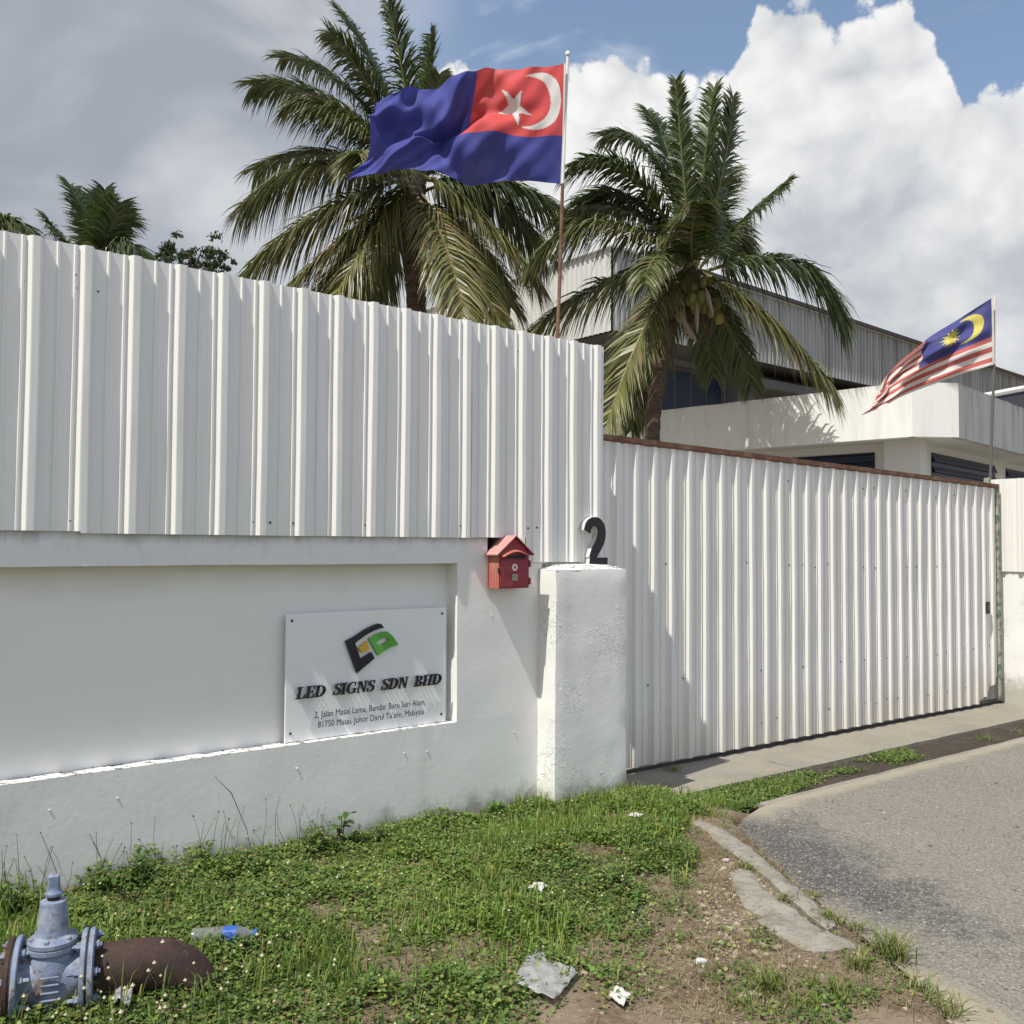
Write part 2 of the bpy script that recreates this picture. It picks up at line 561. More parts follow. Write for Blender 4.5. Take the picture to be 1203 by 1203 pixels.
q.mix(q.math('MULTIPLY', q.ramp(q.noise(16, 6, 0.7, (1, 1, 0.25)), 0.45, 0.7), 0.7), (0.54, 0.30, 0.20))
M['faded_red'] = q.m
q = Mat('chalky_red_roof', (0.52, 0.25, 0.23), 0.75, spec=0.2)
q.mix(q.math('MULTIPLY', q.ramp(q.noise(20, 5, 0.7), 0.45, 0.7), 0.6), (0.55, 0.42, 0.36))
M['red_roof'] = q.m
M['white_print'] = Mat('white_print', (0.72, 0.70, 0.66), 0.5).m
M['label_card'] = Mat('faded_label', (0.33, 0.31, 0.24), 0.7).m
M['black'] = Mat('black_acrylic', (0.012, 0.013, 0.018), 0.35).m
M['letter_side'] = Mat('white_letter_edge', (0.62, 0.62, 0.60), 0.6).m
M['acrylic'] = Mat('white_acrylic', (0.86, 0.87, 0.87), 0.12, spec=0.6).m
M['green_logo'] = Mat('green_acrylic', (0.10, 0.36, 0.05), 0.35).m
M['yellow_logo'] = Mat('amber_acrylic', (0.66, 0.40, 0.04), 0.35).m
M['print'] = Mat('black_print', (0.03, 0.03, 0.035), 0.5).m

# ground
q = Mat('verge_soil', (0.165, 0.122, 0.085), 0.95, spec=0.1)
q.mix(q.ramp(q.noise(2.6, 6, 0.65), 0.42, 0.66), (0.25, 0.20, 0.145))
q.mix(q.math('MULTIPLY', q.ramp(q.noise(18, 6, 0.7), 0.5, 0.72), 0.75), (0.31, 0.26, 0.185))
q.mix(q.math('MULTIPLY', q.ramp(q.noise(55, 4, 0.7), 0.56, 0.7), 0.7), (0.09, 0.06, 0.04))
vr = q.voronoi(75, out='Color'); vd = q.voronoi(75)
sp = q.N.new('ShaderNodeSeparateColor'); q.L.new(vr, sp.inputs[0])
q.mix(q.math('MULTIPLY', q.ramp(sp.outputs[0], 0.9, 0.94), q.math('SUBTRACT', 1.0, q.ramp(vd, 0.003, 0.006))), (0.44, 0.39, 0.31))
q.bump(q.noise(12, 6, 0.65), 0.03, 0.5)
q.bump(q.noise(80, 5, 0.7), 0.01, 0.8)
M['soil'] = q.m
q = Mat('old_asphalt', (0.20, 0.185, 0.155), 0.9, spec=0.25)
pt = q.attr('col', 'Color')
spc = q.N.new('ShaderNodeSeparateColor'); q.L.new(pt, spc.inputs[0])
q.mix(q.math('MULTIPLY', q.ramp(q.noise(1.1, 5, 0.6), 0.35, 0.7), 0.5), (0.25, 0.228, 0.185))
q.mix(q.ramp(q.math('ADD', spc.outputs[0], q.math('MULTIPLY', q.math('SUBTRACT', q.noise(5, 6, 0.75), 0.5), 1.5)), 0.30, 0.85), (0.062, 0.06, 0.062))
ag = q.voronoi(110, out='Color'); agd = q.voronoi(110)
sa = q.N.new('ShaderNodeSeparateColor'); q.L.new(ag, sa.inputs[0])
inner = q.math('SUBTRACT', 1.0, q.ramp(agd, 0.25, 0.6))
q.mix(q.math('MULTIPLY', q.ramp(sa.outputs[0], 0.6, 0.95), 0.6), (0.36, 0.335, 0.28))
q.mix(q.math('MULTIPLY', q.ramp(sa.outputs[1], 0.66, 0.98), 0.6), (0.055, 0.052, 0.05))
sm = q.voronoi(240, out='Color')
ss = q.N.new('ShaderNodeSeparateColor'); q.L.new(sm, ss.inputs[0])
q.mix(q.math('MULTIPLY', q.ramp(ss.outputs[0], 0.5, 1.0), 0.4), (0.30, 0.285, 0.25))
q.mix(q.math('MULTIPLY', q.ramp(ss.outputs[2], 0.6, 1.0), 0.5), (0.05, 0.048, 0.045))
q.mix(q.ramp(q.math('ADD', spc.outputs[1], q.math('MULTIPLY', q.math('SUBTRACT', q.noise(6, 6, 0.7), 0.5), 0.8)), 0.35, 0.85), (0.31, 0.275, 0.21))
q.bump(agd, -0.004, 0.7)
q.bump(q.noise(1.5, 4), 0.03, 0.3)
M['asphalt'] = q.m
q = Mat('worn_concrete', (0.29, 0.265, 0.215), 0.9, spec=0.2)
q.mix(q.ramp(q.noise(1.8, 6, 0.65), 0.4, 0.7), (0.225, 0.205, 0.17))
q.mix(q.math('MULTIPLY', q.ramp(q.noise(26, 6, 0.7), 0.5, 0.7), 0.45), (0.36, 0.335, 0.28))
q.mix(q.math('MULTIPLY', q.ramp(q.noise(95, 4, 0.7), 0.53, 0.66), 0.7), (0.14, 0.12, 0.09))
q.mix(q.math('MULTIPLY', q.ramp(q.noise(150, 3, 0.7), 0.55, 0.68), 0.6), (0.44, 0.41, 0.34))
q.mix(q.math('MULTIPLY', q.ramp(q.noise(3.3, 7, 0.7, dist=1.0), 0.62, 0.72), 0.5), (0.13, 0.115, 0.09))
q.bump(q.noise(70, 5, 0.75), 0.008, 0.8)
M['concrete'] = q.m
q = Mat('grey_concrete', (0.32, 0.30, 0.26), 0.9, spec=0.2)
q.mix(q.ramp(q.noise(7, 6, 0.65), 0.42, 0.68), (0.18, 0.168, 0.14))
q.mix(q.math('MULTIPLY', q.ramp(q.noise(90, 4, 0.7), 0.52, 0.7), 0.6), (0.37, 0.35, 0.30))
q.mix(q.math('MULTIPLY', q.ramp(q.noise(22, 5, 0.7), 0.54, 0.66), 0.65), (0.10, 0.09, 0.07))
q.mix(q.math('MULTIPLY', q.ramp(q.noise(3.5, 5, 0.7), 0.5, 0.65), 0.5), (0.33, 0.29, 0.225))
q.bump(q.noise(60, 6, 0.7), 0.012, 0.9)
q.bump(q.noise(12, 4, 0.7), 0.02, 0.5)
M['kerb'] = q.m
q = Mat('drain_silt', (0.055, 0.046, 0.037), 0.95, spec=0.1)
q.mix(q.ramp(q.noise(5, 6, 0.7), 0.45, 0.7), (0.085, 0.07, 0.055))
q.mix(q.math('MULTIPLY', q.ramp(q.noise(50, 5, 0.7), 0.55, 0.68), 0.5), (0.22, 0.185, 0.14))
q.bump(q.noise(40, 6, 0.7), 0.01, 0.7)
M['silt'] = q.m

def leafmat(name, tr=0.25, rough=0.55, spec=0.35):
    q = Mat(name, (0.1, 0.15, 0.04), rough, spec=spec)
    q.mix(1.0, q.attr('col'))
    q.translucent(tr, (1.1, 1.25, 0.7))
    return q.m
M['leaf'] = leafmat('green_leaf', 0.36)
M['palm_leaf'] = leafmat('palm_leaflets', 0.18, 0.42, 0.5)
M['stem'] = leafmat('plant_stem', 0.0, 0.8, 0.1)
q = Mat('palm_bark', (0.14, 0.10, 0.075), 0.95, spec=0.1)
q.mix(q.ramp(q.noise(3, 6, 0.7, (1, 1, 6)), 0.42, 0.65), (0.07, 0.05, 0.04))
q.mix(q.math('MULTIPLY', q.ramp(q.noise(4, 5, 0.6), 0.55, 0.75), 0.6), (0.22, 0.17, 0.13))
q.bump(q.noise(14, 5, 0.7, (1, 1, 3)), 0.03, 0.8)
M['bark'] = q.m
q = Mat('coconut_husk', (0.17, 0.17, 0.045), 0.5)
q.mix(q.ramp(q.noise(3, 3), 0.4, 0.65), (0.22, 0.19, 0.06))
M['coconut'] = q.m
M['spathe'] = Mat('dry_spathe', (0.27, 0.215, 0.165), 0.8).m
M['fibre'] = Mat('dead_fibre', (0.10, 0.065, 0.04), 0.95).m

def cloth(name, tr=0.22):
    q = Mat(name, (0.5, 0.5, 0.5), 0.75, spec=0.2)
    q.mix(1.0, q.attr('col'))
    q.mix(q.math('MULTIPLY', q.ramp(q.noise(3, 5, 0.6), 0.5, 0.8), 0.12), (0.5, 0.48, 0.46))
    q.translucent(tr)
    return q.m
M['cloth'] = cloth('flag_cloth')

# building
q = Mat('pale_corrugated', (0.56, 0.56, 0.54), 0.6, spec=0.3)
q.mix(q.math('MULTIPLY', q.ramp(q.noise(0.5, 5, 0.6, (4, 4, 0.3)), 0.45, 0.75), 0.4), (0.40, 0.40, 0.38))
M['corr_pale'] = q.m
q = Mat('weathered_shade_corrugated', (0.36, 0.365, 0.355), 0.7, spec=0.25)  # weathered streaks, on a grey with the front face's shade painted in
q.mix(q.ramp(q.noise(0.9, 6, 0.7, (3, 3, 0.12)), 0.42, 0.65), (0.19, 0.19, 0.18))
q.mix(q.math('MULTIPLY', q.ramp(q.noise(0.35, 4, 0.6, (1, 1, 0.6)), 0.5, 0.7), 0.6), (0.36, 0.365, 0.36))
M['corr_grey'] = q.m
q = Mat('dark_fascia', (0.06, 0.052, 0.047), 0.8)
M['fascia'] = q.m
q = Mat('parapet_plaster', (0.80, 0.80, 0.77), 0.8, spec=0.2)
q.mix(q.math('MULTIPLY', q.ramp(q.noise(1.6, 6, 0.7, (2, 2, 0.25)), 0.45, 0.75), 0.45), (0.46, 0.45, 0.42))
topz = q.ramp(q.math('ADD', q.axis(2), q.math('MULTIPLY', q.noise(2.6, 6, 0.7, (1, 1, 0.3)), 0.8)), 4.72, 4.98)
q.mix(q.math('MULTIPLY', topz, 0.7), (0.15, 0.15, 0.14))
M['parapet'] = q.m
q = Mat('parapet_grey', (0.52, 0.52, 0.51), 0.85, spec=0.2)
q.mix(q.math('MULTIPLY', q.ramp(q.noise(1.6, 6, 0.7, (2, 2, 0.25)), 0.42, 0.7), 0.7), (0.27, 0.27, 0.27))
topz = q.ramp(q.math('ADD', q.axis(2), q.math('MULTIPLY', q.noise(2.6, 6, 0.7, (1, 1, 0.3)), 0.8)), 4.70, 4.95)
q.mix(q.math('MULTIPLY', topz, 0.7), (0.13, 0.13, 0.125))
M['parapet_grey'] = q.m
M['wall_shade'] = Mat('painted_wall', (0.62, 0.62, 0.60), 0.8, spec=0.2).m
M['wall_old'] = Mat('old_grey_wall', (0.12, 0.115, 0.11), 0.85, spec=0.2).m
M['navy'] = Mat('navy_louvre', (0.025, 0.032, 0.07), 0.45).m
M['glass'] = Mat('dark_window_glass', (0.012, 0.016, 0.035), 0.35, spec=0.15).m

# ------------------------------------------------------------------ terrain
def rz(x):
    return -0.09 - 0.014 * (np.clip(x, -4.0, 14.0) - 4.9)

ROAD_EDGE = [(60, -0.66), (11, -0.66), (6.5, -0.67), (5.4, -0.68), (5.0, -0.71), (4.68, -0.80), (4.44, -0.95), (4.18, -1.33), (3.93, -1.72), (3.69, -2.10),
             (3.45, -2.48), (3.24, -2.78), (2.85, -3.12), (2.2, -3.42), (1.0, -3.62), (-3, -3.75), (-60, -3.9)]
def edge_pts():
    """road edge, finely divided and ragged"""
    out = []
    for (a, b) in zip(ROAD_EDGE[:-1], ROAD_EDGE[1:]):
        a, b = np.array(a, float), np.array(b, float)
        n = max(1, int(min(np.linalg.norm(b - a) / 0.05, 160)))
        for k in range(n):
            out.append(a + (b - a) * k / n)
    out.append(np.array(ROAD_EDGE[-1], float))
    o = np.array(out)
    near = (np.abs(o[:, 0] - 4) < 8)
    o[:, 1] += np.where(near, 0.03 * fb2(o[:, 0] * 1.0, o[:, 1], 4.0, 31, 4), 0)
    o[:, 0] += np.where(near & (o[:, 0] < 4.7), 0.03 * fb2(o[:, 0], o[:, 1], 4.0, 37, 4), 0)
    return o
EDGE = edge_pts()
def side_of_edge(x, y):
    """signed distance to the road edge, positive on the verge side"""
    A = np.array(ROAD_EDGE[:-1], float); B = np.array(ROAD_EDGE[1:], float)
    x = np.asarray(x, float); y = np.asarray(y, float)
    best = np.full(x.shape, 1e9); sg = np.ones(x.shape)
    for a, b in zip(A, B):
        d = b - a; l2 = d @ d
        t = np.clip(((x - a[0]) * d[0] + (y - a[1]) * d[1]) / l2, 0, 1)
        dx, dy = x - (a[0] + t * d[0]), y - (a[1] + t * d[1])
        dist = np.hypot(dx, dy)
        cr = d[0] * (y - a[1]) - d[1] * (x - a[0])
        upd = dist < best - 1e-9
        best = np.where(upd, dist, best); sg = np.where(upd, np.where(cr < 0, 1, -1), sg)
    return best * sg

def ground_z(x, y):
    x = np.asarray(x, float); y = np.asarray(y, float)
    sdist = side_of_edge(x, y)
    v = 0.05 * np.clip((3.3 - x) / 2.0, 0, 1) * np.clip((y + 1.9) / 1.7, 0, 1)
    v = v - 0.035 * np.clip((-y - 0.9) / 0.9, 0, 1)
    v = v + 0.014 * fb2(x, y, 2.2, 3, 4) + 0.006 * fb2(x, y, 11, 9, 3)
    # the verge runs out into the driveway
    t = np.clip((x - 4.25) / 0.55, 0, 1); t = t * t * (3 - 2 * t)
    v = v * (1 - t) + (rz(x) + 0.008 + 0.006 * fb2(x, y, 9, 5, 3)) * t
    low = rz(x) - 0.09
    drv = np.clip((x - 4.75) / 0.35, 0, 1)
    v = v * (1 - drv) + low * drv
    s = np.clip((sdist + 0.03) / 0.09, 0, 1); s = s * s * (3 - 2 * s)
    z = low * (1 - s) + v * s
    back = np.clip((y - 0.05) / 0.1, 0, 1)
    return z * (1 - back) + np.minimum(z, -0.16) * back

def axis_grid(lo, hi, step, far):
    a = list(np.arange(lo, hi + 1e-6, step))
    s = step; p = hi; up = []
    while p < far:
        s *= 1.35; p += s; up.append(p)
    s = step; p = lo; dn = []
    while p > -far:
        s *= 1.35; p -= s; dn.append(p)
    return np.array(dn[::-1] + a + up)

gx = axis_grid(-0.8, 5.4, 0.035, 900)
gy = axis_grid(-3.6, 0.3, 0.035, 900)
X, Y = np.meshgrid(gx, gy)
Z = ground_z(X.ravel(), Y.ravel())
nx, ny = len(gx), len(gy)
idx = np.arange(nx * ny).reshape(ny, nx)
faces = np.stack([idx[:-1, :-1].ravel(), idx[:-1, 1:].ravel(), idx[1:, 1:].ravel(), idx[1:, :-1].ravel()], 1)
g = mesh_obj('ground', np.stack([X.ravel(), Y.ravel(), Z], 1), faces.tolist(), M['soil'], smooth=True)
tag(g, 'bare brown soil of the grassy verge below the wall', 'ground', kind='structure')

def flat_area(name, outline, zf, mat, step=0.12, bounds=None, colf=None, wob=0.0):
    """triangulated sheet inside an outline, its height from zf"""
    V = [Vector((float(a), float(b))) for a, b in outline]
    n = len(V)
    if bounds:
        x0, x1, y0, y1 = bounds
        xs, ys = np.arange(x0, x1, step), np.arange(y0, y1, step)
        poly = np.array(outline)
        GX, GY = np.meshgrid(xs, ys); GX, GY = GX.ravel(), GY.ravel()
        GX = GX + rng.uniform(-.2, .2, GX.shape) * step; GY = GY + rng.uniform(-.2, .2, GY.shape) * step
        ins = np.zeros(GX.shape, bool)
        j = n - 1
        for i in range(n):
            xi, yi, xj, yj = poly[i][0], poly[i][1], poly[j][0], poly[j][1]
            c = ((yi > GY) != (yj > GY)) & (GX < (xj - xi) * (GY - yi) / (yj - yi + 1e-12) + xi)
            ins ^= c; j = i
        V += [Vector((float(a), float(b))) for a, b in zip(GX[ins], GY[ins])]
    r = delaunay_2d_cdt(V, [(i, (i + 1) % n) for i in range(n)], [], 1, 1e-5)
    vx = np.array([(v.x, v.y) for v in r[0]])
    z = zf(vx[:, 0], vx[:, 1])
    if wob: z = z + wob * fb2(vx[:, 0], vx[:, 1], 3.0, 71, 3)
    fs = []
    for f in r[2]:
        a, b, c = [vx[i] for i in f[:3]]
        fs.append(tuple(f) if (b[0] - a[0]) * (c[1] - a[1]) - (b[1] - a[1]) * (c[0] - a[0]) > 0 else tuple(f)[::-1])
    cols = colf(vx[:, 0], vx[:, 1]) if colf else None
    return mesh_obj(name, np.column_stack([vx, z]), fs, mat, smooth=True, colors=cols)

def road_col(x, y):
    sdv = -side_of_edge(x, y)
    along = np.clip((x - 3.62) / 0.5, 0, 1) * np.clip((5.5 - x) / 1.0, 0, 1)
    dark = np.clip(1.25 - sdv / 0.85, 0, 1) * along * np.clip((x + y * -0.0 - 3.2) / 0.4, 0, 1)
    dust = np.clip(0.95 - sdv / 0.26, 0, 1) * np.clip((x - 4.5) / 0.4, 0, 1) + np.clip(1 - sdv / 0.5, 0, 1) * np.clip((3.9 - x) / 0.5, 0, 1)
    return np.stack([dark * (1 - np.clip(dust, 0, 1)), np.clip(dust, 0, 1), np.zeros_like(x)], 1)
outline = [tuple(p) for p in EDGE] + [(-60, -40), (60, -40)]
r_ = flat_area('road', outline, lambda x, y: rz(x), M['asphalt'], 0.1, (2.0, 9.5, -4.2, -0.8), road_col)
tag(r_, 'worn grey asphalt road with a darker patch beside the kerb', 'road', kind='structure')

# drain edge strip, drain, apron: bands along the gate
def band(name, x0, x1, yf0, yf1, dz, mat, depth=0.12, step=0.08, wob=0.0, seed=1):
    xs = np.arange(x0, x1 + 1e-6, step)
    v, f = [], []
    for i, x in enumerate(xs):
        a = yf0(x); b = yf1(x); z = float(rz(x)) + dz
        w1, w2 = wob * mnoise.noise(Vector((x * 3, seed, 0))), wob * mnoise.noise(Vector((x * 3, seed + 9, 0)))
        v += [(x, a, z - depth), (x, a, z + w1), (x, (a + b) / 2, z + (w1 + w2) / 2), (x, b, z + w2), (x, b, z - depth)]
        if i:
            for k in range(4):
                p = (i - 1) * 5 + k
                f.append((p, p + 1, p + 6, p + 5)[::-1])
    n = len(v)
    f.append((0, 1, 2, 3, 4)); f.append((n - 1, n - 2, n - 3, n - 4, n - 5))
    return mesh_obj(name, v, f, mat)
rag = lambda x, s, a: a * mnoise.fractal(Vector((x * 3.1, s, 0)), 0.6, 2, 4)
tag(band('drain_margin', 5.05, 40, lambda x: -0.70 + rag(x, 4, 0.01), lambda x: -0.622 + rag(x, 5, 0.006), -0.002, M['concrete'], wob=0.003), 'pale dusty concrete margin between road and drain', 'pavement', kind='structure')
tag(band('drain', 4.72, 40, lambda x: -0.64, lambda x: -0.19, -0.028, M['silt'], wob=0.008, seed=4), 'shallow silted drain crossing the gateway', 'drain', kind='structure')
def apron_y0(x):
    return -0.212 + rag(x, 7, 0.006) + 0.55 * max(0.0, (4.9 - x) / 0.6) ** 2
tag(band('driveway', 4.40, 40, apron_y0, lambda x: 1.6, 0.004, M['concrete'], wob=0.004, seed=6), 'worn concrete driveway apron in front of the gate', 'driveway', kind='structure')
# ground inside the yard
tag(mesh_obj('yard', [(-40, 1.6, -0.14), (40, 1.6, -0.14), (60, 60, -0.14), (-60, 60, -0.14)], [(0, 1, 2, 3)], M['concrete']), 'concrete yard behind the gate', 'yard', kind='structure')

# ------------------------------------------------------------------ perimeter wall
def rough_box(mb, x0, x1, y0, y1, z0, z1, step=0.06, amp=0.0025, rnd=0.0, skip=()):
    """box whose six sides are finely divided and uneven; displacement depends on place only"""
    cuts = lambda a, b: np.linspace(a, b, max(2, int(round((b - a) / step)) + 1))
    xs, ys, zs = cuts(x0, x1), cuts(y0, y1), cuts(z0, z1)
    def dsp(p):
        x, y, z = p
        a = amp * mnoise.fractal(Vector((x * 2.5, y * 2.5, z * 2.5)), 0.6, 2, 4)
        b = amp * mnoise.fractal(Vector((x * 2.5 + 40, y * 2.5, z * 2.5)), 0.6, 2, 4)
        if rnd:
            n = 0
            for c, lo, hi in ((x, x0, x1), (y, y0, y1), (z, z0, z1)):
                n += (abs(c - lo) < 1e-6) or (abs(c - hi) < 1e-6)
            if n >= 2:
                cx, cy, cz = (x0 + x1) / 2, (y0 + y1) / 2, (z0 + z1) / 2
                k = rnd * (1.0 + 1.6 * max(0, mnoise.noise(Vector((x * 14, y * 14, z * 14)))))
                x -= math.copysign(k, x - cx) if abs(abs(x - cx) - (x1 - x0) / 2) < 1e-6 else 0
                y -= math.copysign(k, y - cy) if abs(abs(y - cy) - (y1 - y0) / 2) < 1e-6 else 0
                if abs(z - z1) < 1e-6: z -= k
        return (x + b, y + a, z + b * 0.6)
    def grid(us, vs_, fn):
        v = [dsp(fn(u, w)) for u in us for w in vs_]
        n = len(vs_)
        f = [(i * n + j, i * n + j + 1, (i + 1) * n + j + 1, (i + 1) * n + j) for i in range(len(us) - 1) for j in range(n - 1)]
        mb.add(v, f)
    if 'f' not in skip: grid(xs, zs, lambda u, w: (u, y0, w))
    if 'b' not in skip: grid(xs, zs, lambda u, w: (u, y1, w))
    if 'l' not in skip: grid(ys, zs, lambda u, w: (x0, u, w))
    if 'r' not in skip: grid(ys, zs, lambda u, w: (x1, u, w))
    if 't' not in skip: grid(xs, ys, lambda u, w: (u, w, z1))
    if 'd' not in skip: grid(xs, ys, lambda u, w: (u, w, z0))

def merge(o, d=0.0004):
    bm = bmesh.new(); bm.from_mesh(o.data)
    bmesh.ops.remove_doubles(bm, verts=bm.verts, dist=d)
    bmesh.ops.recalc_face_normals(bm, faces=bm.faces)
    for f in bm.faces: f.smooth = True
    for e in bm.edges:
        if len(e.link_faces) == 2 and e.calc_face_angle(0) > rad(35): e.smooth = False
    bm.to_mesh(o.data); bm.free()
    return o

XP = 3.728                                   # wall meets the gate pillar
wall = empty('perimeter_wall', (1.0, 0.12, 0.0), 'low white plastered wall with a long sunken panel holding the sign', 'wall')
mb = MB()
rough_box(mb, -3.0, XP + 0.03, 0, 0.25, -0.30, 0.546, skip=('t',))
rough_box(mb, 3.122, XP + 0.03, 0, 0.25, 0.546, 1.452, skip=('t', 'd'))
rough_box(mb, -3.0, -1.2, 0, 0.25, 0.546, 1.452, skip=('t', 'd'))
merge(mb.build('wall_body', M['plaster'], wall, local=False))
mb = MB(); rough_box(mb, -1.2, 3.122, 0.098, 0.25, 0.546, 1.452, step=0.08, amp=0.0015)
merge(mb.build('recess_panel', M['recess'], wall, local=False))
mb = MB(); rough_box(mb, -3.0, 3.335, -0.001, 0.25, 1.452, 1.612, amp=0.003)
rough_box(mb, 3.335, XP + 0.03, 0.0, 0.25, 1.452, 1.506, amp=0.003)
merge(mb.build('lintel', M['lintel'], wall, local=False))
mb = MB(); rough_box(mb, -1.2, 3.122, 0.001, 0.097, 0.535, 0.5475, step=0.025, amp=0.0015)
merge(mb.build('sill', M['sill'], wall, local=False))
# dark box painting the shade of the hollow behind the mailbox
mb = MB(); mb.box(3.335, 3.70, 0.16, 0.20, 1.49, 1.64)
mb.build('hollow_shade', M['void'], wall, local=False)
# old nail heads and plaster lumps on the face
mb = MB()
for px, py in [(138, 938), (58, 952), (349, 903), (502, 883), (475, 885), (604, 860), (577, 723)]:
    p = on_y(px, py, 0)
    mb.tube([(p[0], 0.004, p[2]), (p[0], -0.0045, p[2])], [0.007, 0.004], 7)
mb.build('nail_stubs', M['letter_side'], wall, local=False)['kind'] = 'stuff'

# ------------------------------------------------------------------ gate pillars
pil = empty('gate_pillar', (4.03, 0.04, 0.0), 'square white pillar with peeling top under the number', 'pillar')
mb = MB(); rough_box(mb, XP, 4.335, -0.162, 0.24, -0.25, 1.415, step=0.04, amp=0.0045, rnd=0.004)
merge(mb.build('shaft', M['pillar'], pil, local=False))
mb = MB()
n = 12
vv, ff = [], []
for i in range(n + 1):
    for j in range(n + 1):
        u, w = i / n, j / n
        e = min(u, 1 - u, w, 1 - w)
        h = 0.035 * min(1, e * 5) ** 0.7 + 0.006 * mnoise.noise(Vector((u * 9, w * 9, 3)))
        vv.append((XP + 0.004 + u * 0.599, -0.157 + w * 0.39, 1.402 + max(0.0, h) + 0.004))
for i in range(n):
    for j in range(n):
        ff.append((i * (n + 1) + j, (i + 1) * (n + 1) + j, (i + 1) * (n + 1) + j + 1, i * (n + 1) + j + 1))
mb.add(vv, ff)
mb.build('mortar_cap', M['sill'], pil, smooth=True, local=False)

RZ2 = float(rz(10.9))
pr = empty('gate_pillar', (11.2, 0.1, RZ2), 'cracked cream pillar at the latch end of the gate', 'pillar')
mb = MB(); rough_box(mb, 10.93, 11.6, -0.20, 0.62, RZ2 - 0.2, 1.36, step=0.06, amp=0.006, rnd=0.006)
merge(mb.build('shaft', M['pillar'], pr, local=False))
mb = MB()
nn = 12; tp = []
for i in range(nn + 1):
    yy = -0.20 + 0.82 * i / nn
    tp.append((yy, 1.36 + 0.12 * (1 - i / nn) ** 1.0 + 0.02 * mnoise.noise(Vector((yy * 7, 0, 0)))))
vv, ff = [], []
for x in (10.925, 11.605):
    for yy, zt in tp:
        vv += [(x, yy, 1.34), (x, yy, zt)]
k = 2 * (nn + 1)
for i in range(nn):
    a = 2 * i
    ff += [(a, a + 1, a + 3, a + 2), (k + a, k + a + 2, k + a + 3, k + a + 1), (a + 1, k + a + 1, k + a + 3, a + 3)]
ff += [(0, k, k + 1, 1), (2 * nn, 2 * nn + 1, k + 2 * nn + 1, k + 2 * nn)]
mb.add(vv, ff)
mb.build('broken_top', M['sill'], pr, local=False)

# ------------------------------------------------------------------ profiled steel sheets
RIB, HR = 0.207, 0.027
def profile(x0, x1, pitch, first, hr=HR, wb=0.064, wt=0.034):
    """points (x, proud) across a rib-and-pan sheet, ribs centred on first + k*pitch"""
    pts = [(x0, None)]
    k0 = int(math.floor((x0 - first) / pitch)) - 1
    k1 = int(math.ceil((x1 - first) / pitch)) + 1
    for k in range(k0, k1 + 1):
        c = first + k * pitch
        for dx, h in ((-wb / 2, 0), (-wt / 2, hr), (-wt / 2 + .004, hr + .001), (wt / 2 - .004, hr + .001), (wt / 2, hr), (wb / 2, 0)):
            pts.append((c + dx, h))
        for s in (0.44, 0.77):
            cc = c + pitch * s
            for dx, h in ((-0.008, 0), (-0.004, 0.0085), (0.003, 0.0085), (0.008, 0)):
                pts.append((cc + dx, h))
    core = sorted([p for p in pts if p[1] is not None])
    xs = [p[0] for p in core]; hs = [p[1] for p in core]
    keep = [(x0, float(np.interp(x0, xs, hs)))] + [p for p in core if x0 + 1e-4 < p[0] < x1 - 1e-4] + [(x1, float(np.interp(x1, xs, hs)))]
    return keep
def sheet_mesh(name, prof, zb, zt, y, mat, parent, seed=0, nseg=14, bow=0.004, tears=None, thick=0.0012):
    v, f = [], []
    m_ = len(prof)
    for j in range(nseg + 1):
        t = j / nseg
        for i, (x, h) in enumerate(prof):
            b = zb(x) if callable(zb) else zb
            tt = zt(x) if callable(zt) else zt
            z = b + (tt - b) * t
            w = bow * mnoise.fractal(Vector((x * 1.3 + seed * 5, z * 1.1, seed)), 0.6, 2, 3)
            ed = 1 + 0.0
            dxw = 0.0025 * mnoise.noise(Vector((math.floor(x / 0.2) * 1.7, z * 1.5, seed + 3)))
            v.append((x + dxw, y - h * ed + w, z))
    for j in range(nseg):
        for i in range(m_ - 1):
            a = j * m_ + i
            f.append((a, a + 1, a + m_ + 1, a + m_))
    o = mesh_obj(name, v, f, mat, parent, local=False)
    sl = o.modifiers.new('thickness', 'SOLIDIFY'); sl.thickness = thick; sl.offset = 0
    return o
def screw(mb, x, y, z, r=0.0038):
    mb.lathe([(r * 1.7, 0), (r * 1.7, -0.0018), (r * 1.1, -0.0022), (r, -0.0028), (r * 0.95, -0.0075)], (x, y, z), 'y', 8)

fence = empty('sheet_fence', (2.0, 0.0, 1.6), 'tall white ribbed steel sheeting fixed along the top of the wall', 'fence')
FIRST = 0.888
panels = [(-2.02, -1.18), (-1.20, -0.14), (-0.16, 0.96), (0.935, 1.165), (1.135, 2.205), (2.175, 3.24), (3.21, 3.66)]
panels = [(-2.225, -1.15), (-1.19, -0.115), (-0.155, 1.125), (1.085, 2.205), (2.165, 3.245), (3.205, 3.63)]
for k, (a, b) in enumerate(panels):
    dzb, dzt = random.uniform(-.006, .006), random.uniform(-.004, .004)
    yy = -0.012 - 0.0022 * (k % 2)
    pn = sheet_mesh('sheet_panel', profile(a, b, RIB, FIRST), 1.601 + dzb, 2.857 + dzt, yy, M['sheet'], fence, k)
    mb = MB()
    kk = int(math.ceil((a - FIRST) / RIB))
    while FIRST + kk * RIB < b:
        c = FIRST + kk * RIB
        for z in (1.655 + random.uniform(-.012, .012), 2.70 + random.uniform(-.04, .04)):
            if random.random() < 0.6: screw(mb, c - 0.042 + random.uniform(-.006, .004), yy - 0.001, z)
            if random.random() < 0.15: screw(mb, c + 0.048, yy - 0.001, z)
        kk += 1
    if mb.v: mb.build('screws', M['screw'], pn, local=False)['kind'] = 'stuff'
